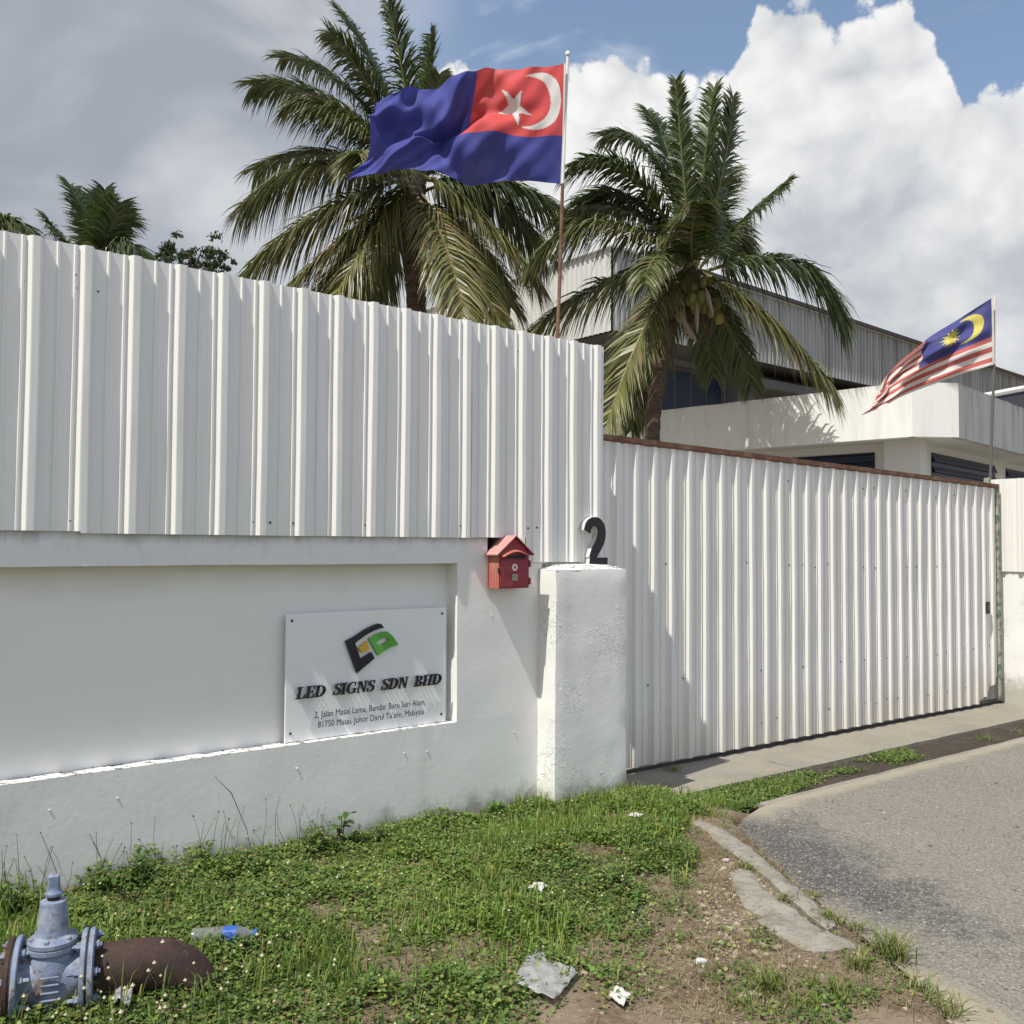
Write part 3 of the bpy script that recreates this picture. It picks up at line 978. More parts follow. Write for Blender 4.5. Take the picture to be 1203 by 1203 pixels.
# last panel hangs lower, behind the pillar top
yy = -0.016
pn = sheet_mesh('sheet_panel', profile(3.598, 4.262, RIB, FIRST), 1.455, 2.853, yy, M['sheet'], fence, 9)
mb = MB()
for c, z in [(3.63, 1.66), (3.70, 1.665), (3.78, 2.64), (4.19, 2.66), (4.24, 2.5)]:
    screw(mb, c, yy - 0.001, z)
mb.build('screws', M['screw'], pn, local=False)['kind'] = 'stuff'
# knot of sealant / hole plug on one sheet
mb = MB(); p = on_y(207.5, 603, -0.014); screw(mb, p[0], -0.013, p[2], 0.011); mb.build('bolt', M['dark'], fence, local=False)
# unseen sheet return added to cast the gate's diagonal shadow; rails behind
rt = MB()
v, f = [], []
for j, z in enumerate((1.455, 2.853)):
    for i in range(21):
        y = -0.012 + 0.40 * i / 20
        v.append((4.240 - (0.012 if i % 5 in (2, 3) else 0.0), y, z))
for i in range(20): f.append((i, i + 1, 21 + i + 1, 21 + i))
rt.add(v, f)
ro = rt.build('shadow_return', M['sheet'], fence, local=False)
sl = ro.modifiers.new('thickness', 'SOLIDIFY'); sl.thickness = 0.0015
for z in (1.70, 2.25, 2.72):
    mb = MB(); mb.bev(-2.2, 4.22, 0.004, 0.054, z - 0.025, z + 0.025, 0.003)
    mb.build('rail', M['rust'], fence, local=False)
for x in (-1.5, 0.2, 1.9, 3.5, 4.2):
    mb = MB(); mb.bev(x - 0.03, x + 0.03, 0.058, 0.118, 1.615 if x < 3.3 else 1.51, 2.78, 0.003)
    mb.build('post', M['rust'], fence, local=False)

# ------------------------------------------------------------------ gate
GY = 0.40
gate = empty('sliding_gate', (7.7, GY, float(rz(7.7))), 'wide white ribbed sheet gate with a rusty top rail', 'gate')
gzb = lambda x: -0.042 - 0.0140 * (x - 4.9)
gzt = lambda x: 2.322 - 0.0121 * (x - 4.65)
gp = [(4.42, 5.47), (5.44, 6.45), (6.42, 7.42), (7.39, 8.40), (8.37, 9.37), (9.34, 10.34), (10.31, 10.78)]
for k, (a, b) in enumerate(gp):
    yy = GY - 0.0022 * (k % 2)
    j1 = random.uniform(-.004, .004)
    if k == 6:
        def zb(x):
            return gzb(x) + 0.02 + 0.26 * max(0.0, (x - 10.33) / 0.45) ** 1.4 + 0.03 * mnoise.noise(Vector((x * 40, 0, 0)))
    else:
        zb = lambda x, j1=j1: gzb(x) + j1
    pn = sheet_mesh('sheet_panel', profile(a, b, 0.1955, 4.992, 0.027, 0.062, 0.034), zb, lambda x: gzt(x) - 0.02, yy, M['gate'], gate, 20 + k, nseg=16, bow=0.004)
    mb = MB()
    for q_ in range(5):
        c = 4.992 + 0.1955 * (int((a - 4.992) / 0.1955) + q_ + 1)
        if c > b: break
        for z in (0.14, 0.55, 1.43, 2.16):
            if random.random() < 0.4: screw(mb, c - 0.055 + random.uniform(-.01, .01), yy - 0.001, z - 0.013 * (c - 4.9) + random.uniform(-.02, .02), 0.004)
    if mb.v: mb.build('screws', M['screw'], pn, local=False)['kind'] = 'stuff'
def beam(mb, x0, x1, y0, y1, zf, h, n=12):
    v, f = [], []
    for i in range(n + 1):
        x = x0 + (x1 - x0) * i / n; z = zf(x)
        v += [(x, y0, z), (x, y1, z), (x, y1, z + h), (x, y0, z + h)]
        if i:
            a = (i - 1) * 4
            for k in range(4): f.append((a + k, a + (k + 1) % 4, a + 4 + (k + 1) % 4, a + 4 + k))
    f += [(3, 2, 1, 0), (n * 4, n * 4 + 1, n * 4 + 2, n * 4 + 3)]
    mb.add(v, f)
mb = MB(); beam(mb, 4.40, 10.80, GY - 0.034, GY + 0.05, lambda x: gzt(x) - 0.008, 0.036)
mb.build('top_rail', M['rust'], gate, local=False)
mb = MB(); beam(mb, 4.42, 10.78, GY + 0.012, GY + 0.055, lambda x: gzb(x) + 0.012, 0.05)
mb.build('bottom_rail', M['dark'], gate, local=False)
mb = MB(); beam(mb, 4.42, 10.78, GY + 0.014, GY + 0.05, lambda x: 1.18 - .013 * (x - 4.9), 0.05)
mb.build('middle_rail', M['rust'], gate, local=False)
mb = MB(); mb.bev(10.785, 10.835, GY - 0.03, GY + 0.055, gzb(10.8) + 0.005, gzt(10.8) + 0.03)
mb.build('edge_post', M['green_steel'], gate, local=False)
p = on_y(1160.5, 714, GY - 0.03)
mb = MB(); mb.bev(p[0] - 0.045, p[0] + 0.045, GY - 0.036, GY - 0.006, p[2] - 0.065, p[2] + 0.065, 0.004)
lk = mb.build('latch_plate', M['dark'], gate, local=False)
mb = MB(); mb.bev(p[0] - 0.02, p[0] + 0.02, GY - 0.044, GY - 0.034, p[2] - 0.03, p[2] + 0.02, 0.003)
mb.build('latch_bolt', M['rust'], lk, local=False)
mb = MB(); beam(mb, 10.30, 10.78, GY + 0.002, GY + 0.004, lambda x: gzb(x) + 0.02, 0.34)
mb.build('torn_backing', M['corr_grey'], gate, local=False)
mb = MB(); mb.box(4.45, 10.9, GY - 0.02, GY + 0.05, -0.30, -0.28)
# gate track, coloured dark to stand for the shaded gap
mb = MB(); beam(mb, 4.42, 14.5, GY + 0.012, GY + 0.042, lambda x: float(rz(x)) - 0.002, 0.022)
tag(mb.build('gate_track', M['fascia']), 'dark steel rail under the sliding gate', 'rail')

# catch post and sheeting above the far pillar
fp = empty('sheet_fence', (11.0, 0.2, 1.36), 'short cream ribbed sheet standing on the cracked pillar', 'fence')
prof = profile(-0.18, 0.56, 0.19, 0.0, 0.024, 0.066, 0.034)
v, f = [], []
m_ = len(prof)
for z in (1.30, 2.34):
    for (yv, h) in prof: v.append((10.915 - h, yv, z))
for i in range(m_ - 1): f.append((i, i + 1, m_ + i + 1, m_ + i))
so = mesh_obj('sheet_panel', v, f, M['gate'], fp, local=False)
sl = so.modifiers.new('thickness', 'SOLIDIFY'); sl.thickness = 0.0015
mb = MB(); mb.bev(10.86, 10.905, 0.50, 0.56, RZ2 - 0.02, 2.36, 0.004)
tag(mb.build('catch_post', M['green_steel']), 'flaking green steel post at the gate closing edge', 'post')

# ------------------------------------------------------------------ company sign
SY = 0.052
sign = empty('company_sign', (2.60, SY, 0.53), 'white company nameplate with raised black letters and a logo', 'sign')
c1, c2 = on_y(335, 721, SY), on_y(523, 714, SY)
b1_, b2_ = on_y(336, 874, SY), on_y(525, 851, SY)
sx0, sx1 = (c1[0] + b1_[0]) / 2, (c2[0] + b2_[0]) / 2
sz0, sz1 = 0.549, (c1[2] + c2[2]) / 2
mb = MB(); mb.bev(sx0, sx1, SY, SY + 0.012, sz0, sz1, 0.002)
mb.build('panel', M['acrylic'], sign, local=False)
for x, z in [(sx0 + .03, sz1 - .035), (sx1 - .03, sz1 - .035), (sx0 + .03, sz0 + .045), (sx1 - .03, sz0 + .045)]:
    mb = MB(); mb.lathe([(0.0075, 0), (0.0075, -0.003), (0.005, -0.005)], (x, SY + .001, z), 'y', 12)
    mb.lathe([(0.008, 0.013), (0.008, 0.048)], (x, SY - .001, z), 'y', 8)
    mb.build('screw', M['screw'], sign, local=False)

def logo_pt(cx, cy):
    p = on_y(330 + cx / 6.015, 700 + cy / 6.015, SY - 0.012)
    return (p[0], p[2])
def solid(name, polys, mat, y0, y1, parent):
    mb = MB()
    for k, pl in enumerate(polys):
        mb.prism(pl, y0 - 0.0002 * k, y1)
    return mb.build(name, mat, parent, local=False)
def strip_polys(a, b):
    return [[a[i], a[i + 1], b[i + 1], b[i]] for i in range(len(a) - 1)]
top_o = [logo_pt(*p) for p in [(455, 320), (520, 285), (590, 238), (650, 207), (690, 195), (708, 200)]]
top_i = [logo_pt(*p) for p in [(522, 333), (560, 303), (612, 268), (660, 243), (700, 228), (726, 226)]]
bot_o = [logo_pt(*p) for p in [(455, 320), (535, 546), (660, 440)]]
bot_i = [logo_pt(*p) for p in [(522, 333), (560, 446), (636, 397)]]
def strip_solid(name, strips, mat, y0, y1, parent):
    """closed band between two lines, one skin"""
    mb = MB()
    for a, b in strips:
        n = len(a)
        v = [(x, y0, z) for x, z in a] + [(x, y0, z) for x, z in b] + [(x, y1, z) for x, z in a] + [(x, y1, z) for x, z in b]
        f = []
        for i in range(n - 1):
            f += [(i, i + 1, n + i + 1, n + i), (2 * n + i, 3 * n + i, 3 * n + i + 1, 2 * n + i + 1), (i, 2 * n + i, 2 * n + i + 1, i + 1), (n + i, n + i + 1, 3 * n + i + 1, 3 * n + i)]
        f += [(0, n, 3 * n, 2 * n), (n - 1, 2 * n + n - 1, 3 * n + n - 1, n + n - 1)]
        mb.add(v, f)
    return mb.build(name, mat, parent, local=False)
L0, L1 = SY - 0.018, SY - 0.004
strip_solid('logo_bracket', [(top_o, top_i), (bot_o, bot_i)], M['black'], L0, L1, sign)
solid('logo_square', [[logo_pt(*p) for p in [(545, 368), (603, 318), (624, 378), (570, 402)]]], M['yellow_logo'], L0, L1, sign)
go = [logo_pt(*p) for p in [(618, 305), (670, 272), (715, 255), (750, 252), (785, 282), (828, 342), (765, 366), (722, 392), (685, 421), (652, 362), (618, 305)]]
gi = [logo_pt(*p) for p in [(668, 333), (694, 312), (716, 298), (737, 293), (748, 298), (762, 314), (735, 330), (712, 342), (692, 352), (679, 343), (668, 333)]]
strip_solid('logo_leaf', [(go, gi)], M['green_logo'], L0, L1, sign)

# bold serif capitals, drawn as outlines
def arc(cx, cz, rx, rz_, a0, a1, n=10):
    return [(cx + rx * math.cos(rad(a0 + (a1 - a0) * i / n)), cz + rz_ * math.sin(rad(a0 + (a1 - a0) * i / n))) for i in range(n + 1)]
def R_(x0, x1, z0, z1): return [(x0, z0), (x1, z0), (x1, z1), (x0, z1)]
def sweep(pts, ws):
    a, b = [], []
    for i, p in enumerate(pts):
        q0, q1 = pts[max(i - 1, 0)], pts[min(i + 1, len(pts) - 1)]
        tx, tz = q1[0] - q0[0], q1[1] - q0[1]
        l = math.hypot(tx, tz) or 1
        nx_, nz_ = -tz / l, tx / l
        a.append((p[0] + nx_ * ws[i] / 2, p[1] + nz_ * ws[i] / 2)); b.append((p[0] - nx_ * ws[i] / 2, p[1] - nz_ * ws[i] / 2))
    return (a, b)
def glyph(c):
    """polygons, strips, width"""
    st = R_(0.10, 0.31, 0.03, 0.97)
    sf = [R_(0.0, 0.41, 0, 0.075), R_(0.0, 0.41, 0.925, 1)]
    if c == 'I': return [st] + sf, [], 0.47
    if c == 'L': return [st, R_(0.0, 0.41, 0.925, 1), R_(0.0, 0.70, 0, 0.08), [(0.60, 0.05), (0.70, 0.0), (0.74, 0.33), (0.70, 0.33)]], [], 0.78
    if c == 'E': return [st, R_(0.0, 0.70, 0, 0.08), R_(0.0, 0.68, 0.92, 1), [(0.60, 0.05), (0.70, 0.0), (0.74, 0.31), (0.70, 0.31)], [(0.60, 0.95), (0.66, 0.70), (0.69, 0.70), (0.68, 1.0)],
                         R_(0.30, 0.52, 0.475, 0.545), R_(0.50, 0.545, 0.37, 0.65)], [], 0.80
    if c == 'D':
        o = arc(0.30, 0.5, 0.58, 0.5, -90, 90, 16); i = arc(0.30, 0.5, 0.355, 0.42, -90, 90, 16)
        return [st] + sf, [(o, i)], 0.95
    if c == 'B':
        o = arc(0.34, 0.26, 0.42, 0.26, -90, 90, 12); i = arc(0.34, 0.26, 0.21, 0.185, -90, 90, 12)
        o2 = arc(0.32, 0.75, 0.38, 0.25, -90, 90, 12); i2 = arc(0.32, 0.75, 0.18, 0.18, -90, 90, 12)
        return [st, R_(0.0, 0.36, 0, 0.075), R_(0.0, 0.34, 0.925, 1), R_(0.3, 0.36, 0.445, 0.57)], [(o, i), (o2, i2)], 0.83
    if c == 'H':
        s2 = R_(0.62, 0.83, 0.03, 0.97)
        return [st, s2, R_(0.3, 0.63, 0.465, 0.545), R_(0.52, 0.93, 0, 0.075), R_(0.52, 0.93, 0.925, 1)] + sf, [], 0.99
    if c == 'N':
        return [R_(0.12, 0.19, 0.03, 0.97), R_(0.70, 0.77, 0.03, 0.97), [(0.10, 0.98), (0.33, 0.98), (0.78, 0.0), (0.66, 0.0)], R_(0.0, 0.31, 0, 0.07), R_(0.58, 0.89, 0.93, 1), R_(0.0, 0.28, 0.93, 1)], [], 0.95
    if c == 'S':
        pts = [(0.60, 0.72), (0.55, 0.86), (0.44, 0.94), (0.31, 0.95), (0.19, 0.89), (0.145, 0.77), (0.19, 0.655), (0.33, 0.565), (0.47, 0.48), (0.565, 0.385), (0.575, 0.25), (0.50, 0.12), (0.36, 0.05), (0.21, 0.06), (0.10, 0.15), (0.05, 0.29)]
        ws = [.03, .05, .075, .10, .135, .16, .18, .20, .20, .18, .16, .135, .10, .08, .055, .03]
        return [[(0.575, 1.0), (0.615, 1.0), (0.635, 0.69), (0.595, 0.69)], [(0.02, 0.31), (0.06, 0.31), (0.09, 0.0), (0.05, 0.0)]], [sweep(pts, ws)], 0.70
    if c == 'G':
        o = arc(0.48, 0.5, 0.46, 0.515, 55, 318, 22); i = arc(0.50, 0.5, 0.27, 0.44, 55, 318, 22)
        return [R_(0.66, 0.85, 0.06, 0.40), R_(0.56, 0.93, 0.375, 0.445), [(0.70, 1.0), (0.735, 1.0), (0.765, 0.66), (0.725, 0.66)]], [(o, i)], 0.97
p0, p1 = on_y(347, 823, SY - .02), on_y(521, 805, SY - .02)
text = 'LED SIGNS SDN BHD'
capz = 0.060
tot = sum(0.66 if ch == ' ' else glyph(ch)[2] for ch in text)
kx = (p1[0] - p0[0] - 0.02) / tot
cx = p0[0]
for ch in text:
    if ch == ' ':
        cx += 0.66 * kx; continue
    polys, strips, wd = glyph(ch)
    tr = lambda q_: (cx + q_[0] * kx + q_[1] * capz * 0.24, p0[2] + 0.006 + q_[1] * capz)
    mb = MB(); ya, yb = SY - 0.026, SY - 0.016
    for k, pl in enumerate(polys):
        pl = [tr(q_) for q_ in pl]
        mb.prism(pl, ya - 0.0003 * k, yb)
    for k, (a, b) in enumerate(strips):
        a = [tr(q_) for q_ in a]; b = [tr(q_) for q_ in b]; n = len(a); y0, y1 = ya - 0.0003 * (k + 8), yb
        v = [(x, y0, z) for x, z in a] + [(x, y0, z) for x, z in b] + [(x, y1, z) for x, z in a] + [(x, y1, z) for x, z in b]
        f = []
        for i in range(n - 1):
            f += [(i, i + 1, n + i + 1, n + i), (2 * n + i, 3 * n + i, 3 * n + i + 1, 2 * n + i + 1), (i, 2 * n + i, 2 * n + i + 1, i + 1), (n + i, n + i + 1, 3 * n + i + 1, 3 * n + i)]
        f += [(0, n, 3 * n, 2 * n), (n - 1, 3 * n - 1, 4 * n - 1, 2 * n - 1)]
        mb.add(v, f)
    lo = mb.build('letter', M['black'], sign, local=False)
    mb = MB()
    for zz_ in (0.25, 0.8):
        q_ = tr((0.2, zz_)); mb.tube([(q_[0], SY - 0.017, q_[1]), (q_[0], SY + 0.002, q_[1])], 0.003, 6)
    mb.build('standoff_pins', M['black'], lo, local=False)['kind'] = 'stuff'
    cx += wd * kx
def text_mesh(name, s, a, b, size_k, y, mat, parent):
    cu = bpy.data.curves.new('tmp', 'FONT'); cu.body = s; cu.size = 1.0; cu.extrude = 0.0; cu.resolution_u = 3
    o = bpy.data.objects.new('tmp', cu); COL.objects.link(o)
    dg = bpy.context.evaluated_depsgraph_get(); dg.update()
    me = bpy.data.meshes.new_from_object(o.evaluated_get(dg))
    vs_ = [v.co.copy() for v in me.vertices]; fs_ = [tuple(p.vertices) for p in me.polygons]
    bpy.data.objects.remove(o); bpy.data.curves.remove(cu); bpy.data.meshes.remove(me)
    x0 = min(v.x for v in vs_); x1 = max(v.x for v in vs_)
    k = (b[0] - a[0]) / (x1 - x0)
    out = [(a[0] + (v.x - x0) * k, y, a[2] + v.y * k * size_k) for v in vs_]
    return mesh_obj(name, out, fs_, mat, parent, local=False)
a1, a2 = on_y(369.5, 843.5, SY), on_y(500, 828.5, SY)
text_mesh('address_line', '2, Jalan Masai Lama, Bandar Baru Seri Alam,', a1, a2, 1.22, SY - 0.0006, M['print'], sign)
a1b, a2b = on_y(373.5, 855, SY), on_y(498, 840, SY)
text_mesh('address_line', "81750 Masai, Johor Darul Ta'zim, Malaysia", (a1b[0], 0, a1b[2]), a2b, 1.22, SY - 0.0006, M['print'], sign)

# ------------------------------------------------------------------ house number
num = empty('house_number', (4.19, -0.05, 1.425), 'black cut-out numeral two standing on the pillar top', 'number')
q0, q1 = on_y(686, 660, -0.06), on_y(714, 611, -0.06)
nxs, nzs, nzb = q1[0] - q0[0], q1[2] - 1.425, 1.425
sp_ = [(0.06, 0.74), (0.12, 0.87), (0.30, 0.955), (0.52, 0.93), (0.665, 0.80), (0.665, 0.645), (0.55, 0.47), (0.38, 0.31), (0.27, 0.14)]
_n = 28
_w = [0.24, 0.23, .19, .22, .29, .31, .28, .26, .24]
sp2 = [tuple(catmull(np.array(sp_), i / _n)) for i in range(_n + 1)]
aa, bb_ = sweep(sp2, [float(np.interp(i / _n, np.linspace(0, 1, 9), _w)) for i in range(_n + 1)])
T2 = lambda p: (q0[0] + 0.01 + p[0] * nxs * 0.98, nzb + p[1] * nzs)
aa = [T2(p) for p in aa]; bb_ = [T2(p) for p in bb_]
ba = [T2(p) for p in [(0.16, 0.0), (0.90, 0.0)]]; bt = [T2(p) for p in [(0.20, 0.19), (0.92, 0.19)]]
strip_solid('numeral_face', [(aa, bb_)], M['black'], -0.072, -0.060, num)
strip_solid('numeral_foot', [(ba, bt)], M['black'], -0.0724, -0.060, num)
strip_solid('numeral_edge', [(aa, bb_), (ba, bt)], M['letter_side'], -0.060, -0.020, num)

# ------------------------------------------------------------------ mailbox
mx0, mx1, mz0, mz1, my = 3.340, 3.565, 1.305, 1.515, -0.105
mail = empty('mailbox', (3.45, 0, 1.305), 'small red house-shaped mailbox with a faded side', 'mailbox')
mb = MB()
mc = (mx0 + mx1) / 2
prof = [(mx0, mz0), (mx1, mz0), (mx1, mz1), (mc, 1.605), (mx0, mz1)]
mb.prism(prof, my, -0.002)
o = mb.build('body', [M['red'], M['faded_red']], mail, local=False)
for pl in o.data.polygons:
    if pl.normal.x < -0.9: pl.material_index = 1
for s in (-1, 1):
    mb = MB()
    xa = mc; xb = mc + s * 0.138
    za = 1.614; zb_ = 1.614 - 0.138 * (0.09 / 0.1125)
    v = [(xa, my - 0.02, za), (xb, my - 0.02, zb_), (xb, 0.0, zb_), (xa, 0.0, za)]
    v += [(x, y, z - 0.006) for x, y, z in v]
    mb.add(v, [(0, 1, 2, 3), (7, 6, 5, 4), (0, 4, 5, 1), (1, 5, 6, 2), (2, 6, 7, 3), (3, 7, 4, 0)])
    mb.build('roof_slope', M['red_roof'] if s < 0 else M['red'], mail, local=False)
# arched rain hood over the letter slot
vv, ff = [], []
for i in range(13):
    t = i / 12
    x = mx0 + 0.012 + (mx1 - mx0 - 0.024) * t
    z = 1.497 + 0.032 * math.sin(math.pi * t)
    vv += [(x, my, z + 0.006), (x, my - 0.032, z - 0.008), (x, my - 0.032, z - 0.012), (x, my, z + 0.001)]
    if i:
        a = (i - 1) * 4
        for k in range(4): ff.append((a + k, a + (k + 1) % 4, a + 4 + (k + 1) % 4, a + 4 + k))
ff += [(0, 1, 2, 3), (48, 51, 50, 49)]
mb = MB(); mb.add(vv, ff); mb.build('hood', M['faded_red'], mail, local=False)
mb = MB(); mb.box(mx0 + .03, mx1 - .03, my - 0.0012, my + .002, 1.478, 1.497); mb.build('letter_slot', M['dark'], mail, local=False)
mb = MB(); mb.bev(mx0 + .008, mx1 - .006, my - 0.006, my + .001, mz0 + .008, 1.472, 0.003)
door = mb.build('door', M['red'], mail, local=False)
mb = MB(); mb.lathe([(0.021, -0.0055), (0.021, -0.0078), (0.015, -0.0085)], (mc, my, 1.427), 'y', 20); mb.build('emblem', M['white_print'], door, local=False)
mb = MB(); mb.box(mc - 0.007, mc + 0.007, my - 0.0088, my - 0.008, 1.420, 1.436); mb.build('emblem_mark', M['red'], door, local=False)
mb = MB(); mb.bev(mc - 0.027, mc + 0.027, my - 0.0085, my - .005, 1.343, 1.394, 0.002); mb.build('window_frame', M['red'], door, local=False)
mb = MB(); mb.box(mc - 0.021, mc + 0.021, my - 0.0092, my - .0086, 1.349, 1.388); mb.build('label_window', M['label_card'], door, local=False)
for z in (1.345, 1.448):
    mb = MB(); mb.tube([(mx1 + 0.004, my - 0.002, z - 0.02), (mx1 + 0.004, my - 0.002, z + 0.02)], 0.009, 10); mb.build('hinge', M['red'], mail, local=False)
mb = MB(); mb.bev(mx0 - 0.006, mx0 + 0.006, my - 0.008, my + 0.006, 1.395, 1.425, 0.002); mb.build('latch', M['dark'], mail, local=False)

# ------------------------------------------------------------------ flags
def flag_mesh(name, rows, depth0, wave, colf, parent, nu, nv_):
    """rows: lists of (px,py,offset) from hoist to fly, top row first"""
    R0 = [np.array([P(a, b, depth0 + c) for a, b, c in r]) for r in rows]
    us = np.linspace(0, 1, nu); vs_ = np.linspace(0, 1, nv_)
    cols_at = [[catmull(r, u) for u in us] for r in R0]
    v = np.zeros((nv_, nu, 3))
    for i in range(nu):
        col = np.array([c[i] for c in cols_at])
        for j, w in enumerate(vs_): v[j, i] = catmull(col, w)
    U, W = np.meshgrid(us, vs_)
    v = v + (wave(U, W))[..., None] * CF[None, None, :]
    idx_ = np.arange(nu * nv_).reshape(nv_, nu)
    f = np.stack([idx_[:-1, :-1].ravel(), idx_[1:, :-1].ravel(), idx_[1:, 1:].ravel(), idx_[:-1, 1:].ravel()], 1)
    o = mesh_obj(name, v.reshape(-1, 3), f.tolist(), M['cloth'], parent, True, colf(U, W).reshape(-1, 3), local=False)
    return o
def star(dx, dy, n, ro, ri, rot):
    r = np.hypot(dx, dy); a = np.arctan2(dy, dx) - rot
    seg = 2 * np.pi / n
    ph = np.abs((a + seg / 2) % seg - seg / 2)
    s = np.sin(np.pi / n)
    return r < ro * ri * s / (ri * np.sin(np.pi / n - ph) + ro * np.sin(ph) + 1e-9)
def state_cols(U, W):
    c = np.zeros(U.shape + (3,)); c[:] = (0.064, 0.074, 0.29)
    x, y = U * 2.0, W
    red = (U < 0.43) & (W < 0.60)
    c[red] = (0.60, 0.085, 0.085)
    cx_, cy_ = 0.30, 0.305
    cres = (np.hypot(x - cx_ + 0.0, y - cy_) < 0.235) & ~(np.hypot(x - cx_ - 0.085, y - cy_ ) < 0.205)
    st_ = star((x - cx_ - 0.19) * 1.05 + (y - cy_ - 0.05) * 0.35, (y - cy_ - 0.05) * 0.9, 5, 0.145, 0.046, rad(232))
    c[(cres | st_) & red] = (0.72, 0.70, 0.68)
    c[U < 0.015] = (0.72, 0.70, 0.68)
    return c
dA = depth_of((4.15, 0.25, 4.2))
poleA = empty('flagpole', (4.08, 0.25, 1.5), 'thin rusty flagpole rising behind the tall sheet fence', 'flagpole')
pa0, pa1, pa2 = np.array([4.015, 0.25, 1.0]), on_y(657.5, 330, 0.25), on_y(667, 66, 0.25)
pmid = on_y(661, 216, 0.25)
mb = MB(); mb.tube([pa0, pa1, pmid], [0.014, 0.0125, 0.0115], 10); mb.build('lower_pole', M['rust'], poleA, True, local=False)
mb = MB(); mb.tube([pmid, pa2], [0.0105, 0.0095], 10); mb.build('upper_pole', M['white_print'], poleA, True, local=False)
mb = MB(); mb.lathe([(0.006, 0), (0.016, 0.006), (0.018, 0.02), (0.012, 0.032), (0.004, 0.036)], tuple(pa2), 'z', 12); mb.build('finial', M['white_print'], poleA, True, local=False)
for z_ in (1.75, 2.2, 2.7):
    t = (z_ - pa0[2]) / (pa1[2] - pa0[2]); c = pa0 + (pa1 - pa0) * t
    mb = MB(); mb.box(c[0] - 0.02, c[0] + 0.02, 0.05, 0.262, z_ - 0.012, z_ + 0.012); mb.build('bracket', M['rust'], poleA, local=False)
def waveA(U, W):
    a = np.clip(U * 3, 0, 1)
    d_ = 0.060 * np.sin(U * 11 + W * 3.0 + 0.5) + 0.035 * np.sin(U * 19 - W * 6 + 1.3) + 0.022 * np.sin(U * 30 + W * 15) + 0.010 * np.sin(U * 61 - W * 22)
    fold = 0.16 * np.exp(-((W - 0.42 - 0.22 * (U - 0.4)) / 0.07) ** 2) * np.exp(-((U - 0.52) / 0.26) ** 2)
    fold2 = -0.10 * np.exp(-((W - 0.22 - 0.45 * (U - 0.75)) / 0.10) ** 2) * np.clip((U - 0.45) * 3, 0, 1)
    return a * (d_ + fold + fold2)
fl = empty('state_flag', tuple(on_y(663, 150, 0.25)), 'blue flag with red canton and white crescent and star', 'flag')
rows = [[(664.5, 74, 0), (620, 80, .02), (568, 85, .05), (525, 92, .1), (480, 105, .12), (441, 126, .16)],
        [(663.5, 122, 0), (618, 125, -.03), (560, 127, .12), (522, 141, .0), (480, 150, .2), (438, 146, .1)],
        [(662.5, 168, 0), (612, 170, -.04), (545, 164, -.02), (510, 172, .12), (470, 172, .05), (430, 183, .18)],
        [(661, 216, 0), (600, 214, .02), (545, 211, .05), (495, 200, .0), (450, 205, .1), (403, 205, .15)]]
flag_mesh('cloth', rows, dA, waveA, state_cols, fl, 300, 150)

def nat_cols(U, W):
    c = np.zeros(U.shape + (3,))
    k = np.floor(W * 14).astype(int)
    c[:] = (0.74, 0.71, 0.66)
    c[k % 2 == 0] = (0.50, 0.13, 0.115)
    blue = (U < 0.5) & (W < 8 / 14)
    c[blue] = (0.07, 0.076, 0.24)
    x, y = U * 1.75, W
    cres = (np.hypot(x - 0.345, y - 0.285) < 0.205) & ~(np.hypot(x - 0.425, y - 0.285) < 0.185)
    st_ = star(x - 0.54, y - 0.285, 14, 0.155, 0.088, rad(90))
    c[(cres | st_) & blue] = (0.64, 0.56, 0.14)
    c[U < 0.02] = (0.74, 0.71, 0.66)
    return c
PB = np.array([11.32, 0.7, 0.0])
dB = depth_of((11.42, 0.7, 4.2))
poleB = empty('flagpole', (11.32, 0.7, float(rz(11.3))), 'thin grey flagpole beside the latch end of the gate', 'flagpole')
pb0, pbm, pb1 = np.array([11.2, 0.7, -0.2]), on_y(1168, 428, 0.7), on_y(1168.5, 347, 0.7)
mb = MB(); mb.tube([pb0, on_y(1163.5, 560, .7), pbm], 0.016, 10); mb.build('lower_pole', M['wall_old'], poleB, True, local=False)
mb = MB(); mb.tube([pbm, pb1], 0.012, 10); mb.build('upper_pole', M['white_print'], poleB, True, local=False)
def waveB(U, W):
    a = np.clip(U * 3, 0, 1)
    return a * (0.09 * np.sin(U * 9 + W * 4) + 0.05 * np.sin(U * 17 - W * 9 + 1) + 0.03 * np.sin(U * 5 + W * 24))
fl = empty('national_flag', tuple(pbm), 'red and white striped flag with blue canton and yellow star', 'flag')
rows = [[(1167, 349, 0), (1125, 376, .1), (1083, 402, .25), (1055, 428, .3), (1036, 456, .3)],
        [(1167.5, 376, 0), (1125, 397, .05), (1082, 419, .2), (1051, 443, .3), (1029, 467, .32)],
        [(1168, 402, 0), (1123, 419, .08), (1077, 440, .15), (1044, 460, .25), (1022, 477, .3)],
        [(1168, 428, 0), (1120, 443, .05), (1072, 461, .2), (1035, 478, .25), (1013, 488, .3)]]
flag_mesh('cloth', rows, dB, waveB, nat_cols, fl, 260, 140)

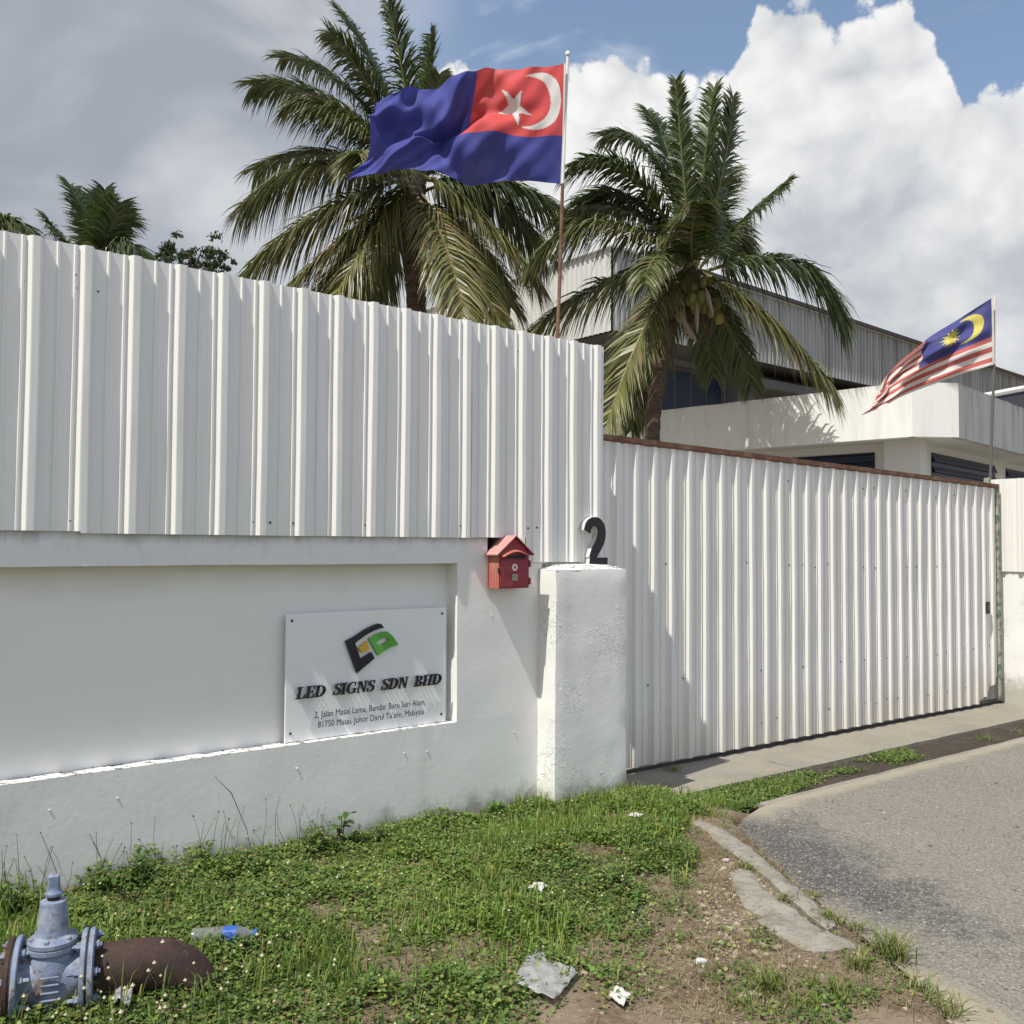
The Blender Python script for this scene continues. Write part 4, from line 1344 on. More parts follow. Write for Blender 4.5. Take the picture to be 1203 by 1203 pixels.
# ------------------------------------------------------------------ warehouse behind
DW = 28.0
wc = P(720, 388, DW)
WX, WY = wc[0], wc[1]
zt_c, zb_c = P(720, 291, DW)[2], wc[2]
ware = empty('warehouse', (WX, WY, -0.14), 'large warehouse with weathered ribbed steel upper walls', 'warehouse')
def corr_wall(name, a, b, zb0, zb1, zt0, zt1, mat, parent, pitch=0.22, h=0.05):
    a, b = np.array(a, float), np.array(b, float)
    l = np.linalg.norm(b - a); d_ = (b - a) / l; nrm = np.array([d_[1], -d_[0]])
    n = int(l / pitch); v, f = [], []
    k = 0
    for i in range(n):
        for t, hh in ((0, 0), (.35, 0), (.5, h), (.85, h)):
            s = (i + t) / n
            p_ = a + (b - a) * s + nrm * hh
            v += [(p_[0], p_[1], zb0 + (zb1 - zb0) * s), (p_[0], p_[1], zt0 + (zt1 - zt0) * s)]
            if k: f.append((2 * k - 2, 2 * k, 2 * k + 1, 2 * k - 1))
            k += 1
    return mesh_obj(name, v, f, mat, parent, local=False)
# front face runs parallel to the street, side face runs back
def onplane_x(px, py, x):  d_ = ray(px, py); return CAM + d_ * (x - CAM[0]) / d_[0]
e1 = on_y(1203, 447, WY); e0 = on_y(846, 331, WY)
slope = (e1[2] - e0[2]) / (e1[0] - e0[0])
XE = WX + 42
ztop = lambda x: e0[2] + slope * (x - e0[0])
corr_wall('front_cladding', (WX, WY), (XE, WY), zb_c, zb_c - 0.2, ztop(WX), ztop(XE), M['corr_grey'], ware)
YE = WY + 34
corr_wall('side_cladding', (WX, YE), (WX, WY), zb_c, zb_c, ztop(WX), ztop(WX), M['corr_pale'], ware)
mb = MB()
v = [(WX - .15, WY - .15, ztop(WX)), (XE, WY - .15, ztop(XE)), (XE, YE, ztop(XE)), (WX - .15, YE, ztop(WX))]
v += [(x, y, z + 0.03) for x, y, z in v]
mb.add(v, [(3, 2, 1, 0), (4, 5, 6, 7), (0, 1, 5, 4), (1, 2, 6, 5), (2, 3, 7, 6), (3, 0, 4, 7)])
mb.build('roof', M['corr_pale'], ware, local=False)
mb = MB(); beam(mb, WX + 1, XE, WY - 0.24, WY - 0.155, lambda x: ztop(x) - 0.02, 0.14)
mb.build('eaves_gutter', M['fascia'], ware, local=False)
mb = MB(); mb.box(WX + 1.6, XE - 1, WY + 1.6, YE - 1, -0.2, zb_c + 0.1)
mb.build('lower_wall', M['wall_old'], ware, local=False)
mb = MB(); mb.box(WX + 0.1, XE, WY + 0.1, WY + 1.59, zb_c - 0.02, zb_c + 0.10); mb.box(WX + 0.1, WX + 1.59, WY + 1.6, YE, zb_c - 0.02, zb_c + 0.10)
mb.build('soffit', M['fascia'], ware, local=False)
# big dark window under the overhang, with mullions
wy = WY + 1.58
w0, w1 = on_y(772, 432, wy), on_y(846, 440, wy)
zlo = on_y(800, 484, wy)[2]
mb = MB(); mb.bev(w0[0] - .15, w1[0] + .15, wy - 0.06, wy - 0.005, zlo - .15, w0[2] + .15, 0.02); wf = mb.build('window', M['fascia'], ware, local=False)
for k in range(4):
    xa = w0[0] + (w1[0] - w0[0]) * k / 4 + .05; xb = w0[0] + (w1[0] - w0[0]) * (k + 1) / 4 - .05
    mb = MB(); mb.box(xa, xb, wy - 0.075, wy - 0.062, zlo, w0[2]); mb.build('pane', M['glass'], wf, local=False)
pil_x = on_y(864, 440, wy)[0]
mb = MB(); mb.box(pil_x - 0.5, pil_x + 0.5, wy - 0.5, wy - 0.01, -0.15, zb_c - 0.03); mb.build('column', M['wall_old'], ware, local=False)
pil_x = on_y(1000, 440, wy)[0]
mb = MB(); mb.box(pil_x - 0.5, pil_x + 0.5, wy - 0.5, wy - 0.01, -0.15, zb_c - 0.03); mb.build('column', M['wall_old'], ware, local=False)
# canopy ledge across the front below the cladding
lz = on_y(930, 452, wy - 1.0)[2]
mb = MB(); mb.bev(WX + 7.5, XE - 2, wy - 1.2, wy - 0.02, lz - 0.35, lz, 0.03); mb.build('ledge', M['wall_old'], ware, local=False)

# ------------------------------------------------------------------ low office with parapet
bc = P(1126, 450, 16.0)
ang = rad(8)
off = empty('office_building', (bc[0], bc[1], -0.14), 'low white flat-roofed office with a deep stained parapet', 'building', rz=ang)
H1, H0 = bc[2] + 0.14, P(1126, 514, 16.0)[2] + 0.14
ch = 0.62
outl = [(-ch, 12.5), (-ch, ch), (0, 0), (9.5, 0), (9.5, 12.5)]
outl = [(-ch, 11.0), (-ch, 0.55), (0, 0), (11, 0), (11, 11.0)]
def wallstrip(name, a, b, z0, z1, th, mat, parent):
    a, b = np.array(a, float), np.array(b, float)
    d_ = (b - a) / np.linalg.norm(b - a); n_ = np.array([-d_[1], d_[0]])
    nseg = max(2, int(np.linalg.norm(b - a) / 0.25))
    v, f = [], []
    for i in range(nseg + 1):
        p_ = a + (b - a) * i / nseg
        w = 0.012 * mnoise.noise(Vector((p_[0] * 2, p_[1] * 2, 1)))
        q_ = p_ + n_ * th
        v += [(p_[0], p_[1], z0), (p_[0], p_[1], z1 + w), (q_[0], q_[1], z1 + w), (q_[0], q_[1], z0)]
        if i:
            s = (i - 1) * 4
            for k in range(4): f.append((s + k, s + (k + 1) % 4, s + 4 + (k + 1) % 4, s + 4 + k))
    f += [(0, 1, 2, 3), (nseg * 4 + 3, nseg * 4 + 2, nseg * 4 + 1, nseg * 4)]
    mb = MB(); mb.add(v, f)
    return mb.build(name, mat, parent)
for k in range(3):
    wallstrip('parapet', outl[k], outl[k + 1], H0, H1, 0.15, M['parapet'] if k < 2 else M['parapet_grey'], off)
mb = MB()
ins_ = [(-ch + .06, 10.9), (-ch + .06, 0.62), (0.05, 0.06), (10.9, 0.06), (10.9, 10.9)]
v = [(x, y, H0 + 0.02) for x, y in ins_] + [(x, y, H0 + 0.16) for x, y in ins_]
mb.add(v, [(4, 3, 2, 1, 0), (5, 6, 7, 8, 9)] + [(i, (i + 1) % 5, 5 + (i + 1) % 5, 5 + i) for i in range(5)])
mb.build('roof_slab', M['wall_shade'], off)
mb = MB(); mb.box(0.25, 10.5, 0.85, 10.8, -0.1, H0 + 0.019); mb.build('wall', M['wall_shade'], off)
mb = MB(); mb.box(-0.08, 0.249, 0.62, 1.25, -0.1, H0 + 0.018); mb.build('column', M['wall_shade'], off)
def louvre_window(axis_, a0, a1, z0, z1, pos):
    mb = MB()
    if axis_ == 'x': mb.box(a0, a1, pos - 0.02, pos - 0.002, z0, z1)
    else: mb.box(pos - 0.02, pos - 0.002, a0, a1, z0, z1)
    w = mb.build('window', M['glass'], off)
    n = 7
    for k in range(n):
        z = z0 + (z1 - z0) * (k + 0.5) / n
        mb = MB()
        if axis_ == 'x':
            v = [(a0, pos - 0.07, z - 0.05), (a1, pos - 0.07, z - 0.05), (a1, pos - 0.025, z + 0.045), (a0, pos - 0.025, z + 0.045)]
        else:
            v = [(pos - 0.07, a1, z - 0.05), (pos - 0.07, a0, z - 0.05), (pos - 0.025, a0, z + 0.045), (pos - 0.025, a1, z + 0.045)]
        v += [(x, y, z_ - 0.012) for x, y, z_ in v]
        mb.add(v, [(0, 1, 2, 3), (7, 6, 5, 4), (0, 4, 5, 1), (1, 5, 6, 2), (2, 6, 7, 3), (3, 7, 4, 0)])
        mb.build('slat', M['navy'], w)
louvre_window('x', 1.12, 4.9, 2.1, 3.47, 0.85)
louvre_window('x', 5.7, 9.4, 2.1, 3.47, 0.85)
louvre_window('y', 1.55, 3.6, 2.1, 3.45, 0.25)
louvre_window('y', 5.4, 8.0, 2.1, 3.45, 0.25)
# dry thatch heap lying on the office roof
mb = MB()
for k in range(260):
    a = np.array([1.1 + max(-.7, min(.9, random.gauss(0, 0.5))), 2.2 + max(-.9, min(.9, random.gauss(0, 0.5))), H0 + 0.16])
    h = 1.0 * math.exp(-((a[0] - 1.1) ** 2) / 1.0 - ((a[1] - 2.2) ** 2) / 1.0)
    a[2] += random.uniform(0, 1) * h
    d_ = np.array([random.uniform(-1, 1), random.uniform(-1, 1), random.uniform(-.25, .25)]) * 0.38
    mb.tube([a - d_, a + d_], 0.018, 4)
heap = mb.build('thatch_heap', M['spathe'])
heap.matrix_world = Matrix.Translation(off.location) @ Matrix.Rotation(ang, 4, 'Z')
tag(heap, 'heap of dry palm thatch lying on the office roof', 'thatch', kind='stuff')
# awning frame on the right of the office
g0 = P(1150, 466, 21); 
shed = empty('lean_to', (g0[0], g0[1], -0.14), 'small blue-roofed lean-to behind the grey parapet', 'shed')
a, b = P(1150, 466, 21), P(1330, 432, 21.5)
mb = MB(); mb.tube([a, b], 0.06, 8); mb.build('gutter', M['white_print'], shed, True, local=False)
mb = MB()
v = [tuple(a + np.array([0, .1, -.08])), tuple(b + np.array([0, .1, -.08])), tuple(b + np.array([0, 2.5, -.9])), tuple(a + np.array([0, 2.5, -.9]))]
v += [(x, y, z - .06) for x, y, z in v]
mb.add(v, [(0, 1, 2, 3), (7, 6, 5, 4), (0, 4, 5, 1), (1, 5, 6, 2), (2, 6, 7, 3), (3, 7, 4, 0)]); mb.build('roof', M['navy'], shed, local=False)
for t in (0.12, 0.9):
    c = a + (b - a) * t
    mb = MB(); mb.tube([(c[0], c[1] + .15, -0.15), (c[0], c[1] + .15, c[2] - .1)], 0.05, 8); mb.build('post', M['wall_old'], shed, local=False)

# ------------------------------------------------------------------ palms
GREEN, YEL, DRY = np.array([0.060, 0.094, 0.034]), np.array([0.20, 0.19, 0.055]), np.array([0.20, 0.14, 0.075])
def frond(parent, B0, B1, B2, age=0.2, leaf=0.75, nleaf=88, droop=0.55, seed=0, width=0.038, open_=1.0):
    nleaf = int(nleaf * 2.2); leaf = leaf * 1.2; age = age * 0.95
    if droop < 0.36: open_ = 0.8; droop = droop + 0.12
    r = np.random.default_rng(seed)
    B0, B1, B2 = map(lambda a: np.array(a, float), (B0, B1, B2))
    bez = lambda t: (1 - t) ** 2 * B0 + 2 * t * (1 - t) * B1 + t * t * B2
    dbz = lambda t: 2 * (1 - t) * (B1 - B0) + 2 * t * (B2 - B1)
    V, F, Cc = [], [], []
    # rachis
    ts = np.linspace(0, 1, 12); n = 5
    rr = 0.034 * (1 - ts) ** 0.8 + 0.005
    st_col = np.array([0.16, 0.16, 0.05]) * (1 - age) + np.array([0.30, 0.22, 0.09]) * age
    ref = np.array([0, 0, 1.0])
    for t, ra in zip(ts, rr):
        p = bez(t); T = dbz(t); T = T / np.linalg.norm(T)
        a = np.cross(T, ref)
        if np.linalg.norm(a) < 0.05: a = np.cross(T, CR)
        a /= np.linalg.norm(a); b = np.cross(a, T)
        for k in range(n):
            V.append(p + (a * math.cos(2 * math.pi * k / n) + b * math.sin(2 * math.pi * k / n)) * ra); Cc.append(st_col)
    for i in range(len(ts) - 1):
        for k in range(n):
            F.append((i * n + k, i * n + (k + 1) % n, (i + 1) * n + (k + 1) % n, (i + 1) * n + k))
    Lt = np.linalg.norm(B2 - B0)
    for k in range(nleaf):
        t = 0.13 + 0.87 * (k + r.uniform(-.3, .3)) / nleaf
        t = min(max(t, 0.1), 1.0)
        p = bez(t); T = dbz(t); T = T / np.linalg.norm(T)
        up = np.array([0, 0, 1.0]) - T * T[2]
        if np.linalg.norm(up) < 0.35:
            out = np.array([B2[0] - B0[0], B2[1] - B0[1], 0.0]); up = -(out - T * (out @ T)) + np.array([0, 0, .01])
        up = up / (np.linalg.norm(up) + 1e-9)
        S = np.cross(T, up); S /= np.linalg.norm(S) + 1e-9
        ll = leaf * (0.30 + 0.70 * math.sin(math.pi * min(1.0, 0.12 + 0.80 * t)) ** 0.75) * r.uniform(0.85, 1.1)
        fwd = 0.50 + 0.75 * t
        for sgn in (-1, 1):
            if r.random() < 0.03: continue
            d0 = S * sgn * open_ + T * (fwd + r.normal(0, .14)) + up * (0.25 + r.normal(0, .18))
            d0 /= np.linalg.norm(d0)
            dr = droop * r.uniform(0.6, 1.3)
            pts = []
            for s in (0.0, 0.33, 0.68, 1.0):
                pts.append(p + d0 * ll * s * (1 - 0.18 * dr * s) + np.array([0, 0, -1.0]) * ll * dr * s * s)
            wv = np.cross(d0, up); wv = np.cross(d0, np.cross(up, d0)) if np.linalg.norm(wv) < 1e-3 else wv
            wdir = wv / (np.linalg.norm(wv) + 1e-9)
            # blades twist so that some show their edge
            tw = r.normal(0, 0.45)
            e2 = np.cross(d0, wdir)
            wdir = wdir * math.cos(tw) + e2 * math.sin(tw)
            mixv = np.clip(age + r.normal(0, 0.10) + 0.12 * (t > 0.85), 0, 1)
            c0 = GREEN * (1 - mixv) + YEL * mixv
            if r.random() < age * 0.25: c0 = DRY
            c0 = c0 * r.uniform(0.75, 1.25)
            b0 = len(V)
            ws = (0.9, 1.0, 0.65)
            for q_, w in zip(pts[:3], ws):
                V.append(q_ - wdir * width * w / 2); V.append(q_ + wdir * width * w / 2)
            V.append(pts[3])
            tipc = c0 * (1 - 0.35 * mixv) + DRY * 0.35 * mixv
            Cc += [c0] * 4 + [c0 * 0.6 + tipc * 0.4] * 2 + [tipc]
            F += [(b0, b0 + 1, b0 + 3, b0 + 2), (b0 + 2, b0 + 3, b0 + 5, b0 + 4), (b0 + 4, b0 + 5, b0 + 6)]
    o = mesh_obj('frond', V, F, M['palm_leaf'], parent, False, np.array(Cc), local=False)
    return o
def trunk(parent, pts, rs, nseg=60):
    pts = np.array(pts); V, F = [], []
    n = 14
    for i in range(nseg + 1):
        t = i / nseg
        p = catmull(pts, t); r = float(np.interp(t, np.linspace(0, 1, len(rs)), rs))
        ring = 1 + 0.07 * (1 if i % 2 else -0.4)
        for k in range(n):
            a = 2 * math.pi * k / n
            q_ = r * ring * (1 + 0.05 * mnoise.noise(Vector((math.cos(a) * 2, math.sin(a) * 2, t * 30))))
            V.append((p[0] + q_ * math.cos(a), p[1] + q_ * math.sin(a), p[2]))
    for i in range(nseg):
        for k in range(n):
            F.append((i * n + k, i * n + (k + 1) % n, (i + 1) * n + (k + 1) % n, (i + 1) * n + k))
    F.append(tuple(range(nseg * n, nseg * n + n)))
    return mesh_obj('trunk', V, F, M['bark'], parent, False, local=False)
def ctrl(b, mid, tip):
    """control point so that the quadratic passes through mid at its middle"""
    return 2 * np.array(mid) - 0.5 * (np.array(b) + np.array(tip))

# right palm
DR = 17.0
base = P(766, 640, DR); base[2] = -0.14
palmR = empty('coconut_palm', tuple(base), 'coconut palm bearing green nuts in front of the warehouse', 'palm tree')
crown = P(815, 318, DR)
trunk(palmR, [base, P(766, 520, DR), P(776, 430, DR), P(790, 372, DR), crown], [0.20, 0.14, 0.12, 0.14, 0.17])
FR = [  # tip px, mid px, depth offset at tip, age, leaf, droop
    ((794, 94), (803, 205), -0.4, 0.02, 0.42, 0.15), ((839, 104), (826, 210), 0.5, 0.05, 0.62, 0.2), ((861, 115), (846, 215), -0.5, 0.08, 0.66, 0.3),
    ((713, 160), (770, 190), 0.8, 0.10, 0.75, 0.55), ((674, 195), (748, 212), -0.2, 0.12, 0.80, 0.55), ((680, 240), (745, 236), 1.0, 0.08, 0.8, 0.6),
    ((627, 306), (712, 263), 0.0, 0.35, 0.85, 0.75), ((625, 388), (728, 326), 0.6, 0.30, 0.85, 0.7), ((712, 500), (764, 372), -1.6, 0.55, 0.78, 0.40),
    ((926, 213), (872, 262), 0.3, 0.08, 0.62, 0.5), ((990, 374), (925, 308), -0.4, 0.08, 0.85, 0.75), ((978, 457), (900, 372), -1.0, 0.55, 0.75, 0.8),
    ((882, 452), (856, 385), 0.9, 0.05, 0.5, 0.6), ((742, 505), (775, 400), 1.2, 0.2, 0.6, 0.6), ((758, 332), (776, 300), -1.8, 0.30, 0.5, 0.6),
    ((822, 240), (812, 275), -1.9, 0.25, 0.75, 0.6), ((868, 300), (846, 265), 2.0, 0.15, 0.8, 0.6), ((760, 130), (790, 200), 1.2, 0.05, 0.7, 0.4),
    ((838, 440), (828, 380), 1.6, 0.2, 0.5, 0.7), ((655, 262), (735, 246), 1.6, 0.15, 0.8, 0.7), ((858, 200), (838, 250), 1.4, 0.1, 0.75, 0.5)]
for k, (tp_, md, dz_, age, lf, dr) in enumerate(FR):
    b = crown + np.array([random.uniform(-.1, .1), random.uniform(-.1, .1), random.uniform(-.15, .2)])
    t3, m3 = P(tp_[0], tp_[1], DR + dz_), P(md[0], md[1], DR + dz_ * 0.5)
    frond(palmR, b, ctrl(b, m3, t3), t3, age, lf, 92, dr, 100 + k)
nut_me = None
for k, (px, py, s) in enumerate([(812, 352, 1), (823, 350, 1.05), (829, 360, 1), (817, 361, .95), (836, 366, .9), (842, 356, .9), (800, 372, .9), (826, 332, .8), (834, 330, .8), (845, 374, .85), (806, 385, .8), (815, 338, .85)]):
    mb = MB(); prof = [(0.01, -.13)] + [(0.105 * math.sin(math.pi * i / 9) ** 0.8, -0.13 * math.cos(math.pi * i / 9)) for i in range(1, 9)] + [(0.012, .13)]
    mb.lathe([(r * s, h * s) for r, h in prof], tuple(P(px, py, DR - 0.35 + 0.1 * (k % 3))), 'z', 14)
    mb.build('coconut', M['coconut'], palmR, True, local=False)
for (x0, y0, x1, y1) in [(818, 358, 819, 392), (829, 338, 838, 372), (800, 370, 812, 398), (808, 385, 818, 402)]:
    mb = MB(); a, b = P(x0, y0, DR - .55), P(x1, y1, DR - .6)
    mb.tube([a, a * .7 + b * .3, a * .3 + b * .7, b], [0.01, 0.042, 0.035, 0.008], 8); mb.build('spathe', M['spathe'], palmR, True, local=False)
mb = MB()
for k in range(90):
    a = crown + np.array([random.gauss(0, .17), random.gauss(0, .17), random.uniform(-.9, -.1)])
    mb.tube([a, a + np.array([random.gauss(0, .12), random.gauss(0, .12), -random.uniform(.2, .6)])], [0.012, 0.004], 4)
mb.build('dead_fibres', M['fibre'], palmR, local=False)['kind'] = 'stuff'

# left palm
DL = 18.5
base = P(492, 640, DL); base[2] = -0.14
palmL = empty('coconut_palm', tuple(base), 'tall coconut palm with yellowing fronds behind the blue flag', 'palm tree')
crown = P(487, 212, DL)
trunk(palmL, [base, P(490, 480, DL), P(489, 360, DL), P(487, 270, DL), crown], [0.25, 0.21, 0.195, 0.21, 0.22])
FL = [((297, 100), (384, 118), 0.2, 0.15, 0.85, 0.6), ((331, 68), (412, 108), 0.9, 0.1, 0.8, 0.5), ((398, 12), (445, 92), 0.8, 0.08, 0.8, 0.35),
      ((345, 120), (420, 150), -0.8, 0.25, 0.9, 0.7), ((456, 6), (475, 95), -0.3, 0.05, 0.75, 0.3), ((388, 40), (440, 112), -0.6, 0.15, 0.85, 0.5), ((508, 42), (500, 115), 0.4, 0.05, 0.7, 0.3), ((516, 88), (505, 140), -0.6, 0.1, 0.6, 0.4),
      ((283, 248), (378, 196), 0.2, 0.30, 0.9, 0.8), ((288, 322), (382, 250), -0.4, 0.5, 0.95, 0.75), ((336, 338), (402, 282), -1.0, 0.6, 0.9, 0.7), ((372, 352), (428, 288), 0.6, 0.45, 0.9, 0.8),
      ((300, 200), (392, 182), 1.2, 0.35, 0.85, 0.7), ((664, 250), (575, 212), 0.4, 0.15, 0.9, 0.9), ((632, 330), (560, 250), -0.8, 0.55, 0.9, 0.75), ((590, 385), (540, 290), -1.5, 0.6, 0.85, 0.7),
      ((640, 300), (570, 232), 1.4, 0.2, 0.9, 0.8), ((545, 372), (520, 280), -2.2, 0.7, 0.85, 0.6), ((430, 372), (455, 290), 1.2, 0.3, 0.85, 0.8),
      ((600, 360), (548, 280), 1.6, 0.2, 0.85, 0.8), ((420, 180), (450, 185), -2.2, 0.4, 0.85, 0.7), ((560, 180), (525, 185), 2.2, 0.1, 0.8, 0.7), ((395, 345), (440, 270), -1.4, 0.55, .9, .75)]
for k, (tp_, md, dz_, age, lf, dr) in enumerate(FL):
    b = crown + np.array([random.uniform(-.12, .12), random.uniform(-.12, .12), random.uniform(-.3, .2)])
    t3, m3 = P(tp_[0], tp_[1], DL + dz_), P(md[0], md[1], DL + dz_ * 0.5)
    frond(palmL, b, ctrl(b, m3, t3), t3, age, lf, 96, dr, 200 + k)
mb = MB()
for k in range(90):
    a = crown + np.array([random.gauss(0, .2), random.gauss(0, .2), random.uniform(-1.2, -.1)])
    mb.tube([a, a + np.array([random.gauss(0, .12), random.gauss(0, .12), -random.uniform(.2, .7)])], [0.014, 0.004], 4)
mb.build('dead_fibres', M['fibre'], palmL, local=False)['kind'] = 'stuff'

# distant palms over the fence
def far_palm(base_px, D, fr, label, rs, seed):
    crown = P(*base_px, D)
    base = crown.copy(); base[2] = -0.14
    e_ = empty('coconut_palm', tuple(base), label, 'palm tree')
    trunk(e_, [base, base * .5 + crown * .5, crown], rs, 30)
    for k, (tp_, md, dz_, age, lf, dr) in enumerate(fr):
        t3, m3 = P(tp_[0], tp_[1], D + dz_), P(md[0], md[1], D + dz_ * .5)
        frond(e_, crown, ctrl(crown, m3, t3), t3, age, lf * 1.1, 60, dr, seed + k, 0.075)
far_palm((112, 318), 32, [((82, 218), (102, 262), .5, .08, 1.0, .4), ((124, 224), (122, 270), -.3, .05, 1.0, .3), ((52, 254), (85, 292), 0, .1, .9, .6), ((148, 262), (134, 272), .6, .05, 1.1, .5),
                          ((162, 296), (145, 288), -.5, .1, 1.0, .8), ((60, 300), (88, 296), 1, .1, 1.0, .7), ((112, 232), (113, 270), 1.0, .05, 1.1, .4), ((140, 240), (128, 275), -.8, .05, 1.1, .4), ((90, 330), (100, 315), -1.5, .2, 1.0, .8), ((135, 335), (126, 318), -1.4, .2, 1.0, .8)],
         'small dark palm crown showing over the fence sheets', [0.2, 0.16, 0.18], 400)
far_palm((-45, 300), 27, [((42, 282), (5, 262), 0, .15, 1.0, .6), ((-120, 250), (-80, 262), 0, .1, 1.0, .6), ((-60, 200), (-50, 250), 1, .05, 1.0, .4), ((-20, 250), (-30, 268), 1.5, .1, 1.0, .5), ((-130, 330), (-95, 300), 0, .2, 1.0, .7)],
         'palm with one arching frond over the fence end', [0.2, 0.17, 0.18], 450)

# distant leafy tree
tb = P(222, 330, 40); tb[2] = -0.14
tree = empty('broadleaf_tree', tuple(tb), 'distant dark leafy tree top peeping over the fence', 'tree')
mb = MB(); tc_ = P(222, 315, 40)
mb.tube([tb, (tb + tc_) / 2, tc_], [0.3, 0.22, 0.12], 8)
lobes_ = [(190, 297, .75), (205, 292, .7), (226, 291, .85), (236, 297, .9), (254, 305, .75), (246, 314, .8), (214, 306, .8), (182, 304, .55), (262, 318, .6), (230, 318, 1.0), (200, 318, .9), (245, 330, 1.2), (210, 330, 1.2)]
for (px, py, r_0) in lobes_:
    c = P(px, py, 40 + random.uniform(-.8, .8)); mb.tube([tc_ + np.array([0, 0, -1.0]), (tc_ + c) / 2 + np.array([0, 0, -.3]), c], [0.1, 0.06, 0.03], 5)
mb.build('trunk', M['bark'], tree, local=False)
V, F, Cc = [], [], []
for (px, py, r_0) in lobes_:
    c0 = P(px, py, 40 + random.uniform(-.8, .8))
    for q_ in range(5):
        c = c0 + rng.normal(size=3) * r_0 * np.array([.42, .42, .32])
        rs_ = r_0 * rng.uniform(.18, .36)
        for k in range(46):
            d_ = rng.normal(size=3); d_ /= np.linalg.norm(d_)
            p = c + d_ * rs_ * rng.uniform(0.2, 1.25) * np.array([1, 1, .7])
            a = rng.normal(size=3); a /= np.linalg.norm(a); b = np.cross(a, d_); b /= np.linalg.norm(b) + 1e-6
            s = rng.uniform(.06, .13); n0 = len(V)
            V += [p - a * s, p + b * s * .5, p + a * s, p - b * s * .5]; F.append((n0, n0 + 1, n0 + 2, n0 + 3))
            Cc += [np.array([0.040, 0.062, 0.024]) * rng.uniform(.6, 1.6)] * 4
mesh_obj('crown', V, F, M['leaf'], tree, False, np.array(Cc), local=False)

# ------------------------------------------------------------------ kerb and rubble
HARD = []
def on_hard(x, y):
    x = np.asarray(x, float); y = np.asarray(y, float)
    r = np.zeros(x.shape, bool)
    for poly in HARD:
        ins = np.zeros(x.shape, bool); n = len(poly); j = n - 1
        for i in range(n):
            xi, yi = poly[i]; xj, yj = poly[j]
            ins ^= ((yi > y) != (yj > y)) & (x < (xj - xi) * (y - yi) / (yj - yi + 1e-12) + xi); j = i
        r |= ins
    return r
def slab(name, outline, ztop, th, mat, label, cat, amp=0.006, step=0.04, kind=None, tilt=None):
    """irregular concrete piece: an uneven top and rough sides"""
    HARD.append(list(outline))
    out = []
    for (a, b) in zip(outline, outline[1:] + outline[:1]):
        a, b = np.array(a, float), np.array(b, float); n = max(1, int(np.linalg.norm(b - a) / step))
        for k in range(n):
            p = a + (b - a) * k / n
            out.append((p[0] + 0.010 * fbm(p[0], p[1], 1, 9), p[1] + 0.010 * fbm(p[0], p[1], 5, 9)))
    n = len(out)
    c = np.mean(np.array(out), 0)
    V2 = [Vector(p) for p in out]
    xs = np.array(out); lo, hi = xs.min(0), xs.max(0)
    for x in np.arange(lo[0], hi[0], step):
        for y in np.arange(lo[1], hi[1], step):
            ins = False; j = n - 1
            for i in range(n):
                if ((xs[i][1] > y) != (xs[j][1] > y)) and x < (xs[j][0] - xs[i][0]) * (y - xs[i][1]) / (xs[j][1] - xs[i][1]) + xs[i][0]: ins = not ins
                j = i
            if ins and np.min(np.hypot(xs[:, 0] - x, xs[:, 1] - y)) > step * .5: V2.append(Vector((x, y)))
    r = delaunay_2d_cdt(V2, [(i, (i + 1) % n) for i in range(n)], [], 1, 1e-5)
    zf = ztop if callable(ztop) else (lambda x, y: ztop)
    v = []; nb = len(r[0])
    for p in r[0]:
        dmin = np.min(np.hypot(xs[:, 0] - p.x, xs[:, 1] - p.y))
        v.append((p.x, p.y, zf(p.x, p.y) + amp * fbm(p.x, p.y, 0, 6) - 0.012 * max(0, 1 - dmin / 0.03)))
    f = []
    for t in r[2]:
        a, b, c_ = [r[0][i] for i in t[:3]]
        f.append(tuple(t) if (b - a).cross(c_ - a) > 0 else tuple(t)[::-1])
    # sides
    ori = [i for i in range(n)]
    base0 = len(v)
    for i in range(n):
        p = r[0][i]; v.append((p.x, p.y, zf(p.x, p.y) - th))
    for i in range(n):
        j = (i + 1) % n
        f.append((i, base0 + i, base0 + j, j))
    o = mesh_obj(name, v, f, mat)
    bm = bmesh.new(); bm.from_mesh(o.data); bmesh.ops.recalc_face_normals(bm, faces=bm.faces); bm.to_mesh(o.data); bm.free()
    return tag(o, label, cat, kind=kind)
def gpt(px, py, z=-0.03):
    p = on_z(px, py, z); return (float(p[0]), float(p[1]))
slab('kerb', [gpt(*p, -0.005) for p in [(812, 966), (822, 963), (846, 972), (880, 994), (915, 1024), (950, 1054), (984, 1084), (974, 1090), (958, 1080), (925, 1052), (893, 1024), (858, 999), (834, 983)]], lambda x, y: 0.004 - 0.02 * max(0, (3.75 - x)), 0.16, M['kerb'], 'broken grey concrete kerb running along the asphalt', 'kerb', amp=0.008, kind='structure')
slab('concrete_slab', [gpt(*p, -0.022) for p in [(858, 1026), (872, 1018), (888, 1026), (896, 1044), (912, 1056), (934, 1070), (952, 1084), (978, 1098), (1004, 1106), (1008, 1114), (980, 1117), (948, 1114), (922, 1104), (898, 1086), (876, 1066), (862, 1046)]], lambda x, y: -0.008 - 0.02 * max(0, (3.6 - x)), 0.14, M['kerb'], 'cracked concrete slab remnant behind the kerb', 'slab', amp=0.016)

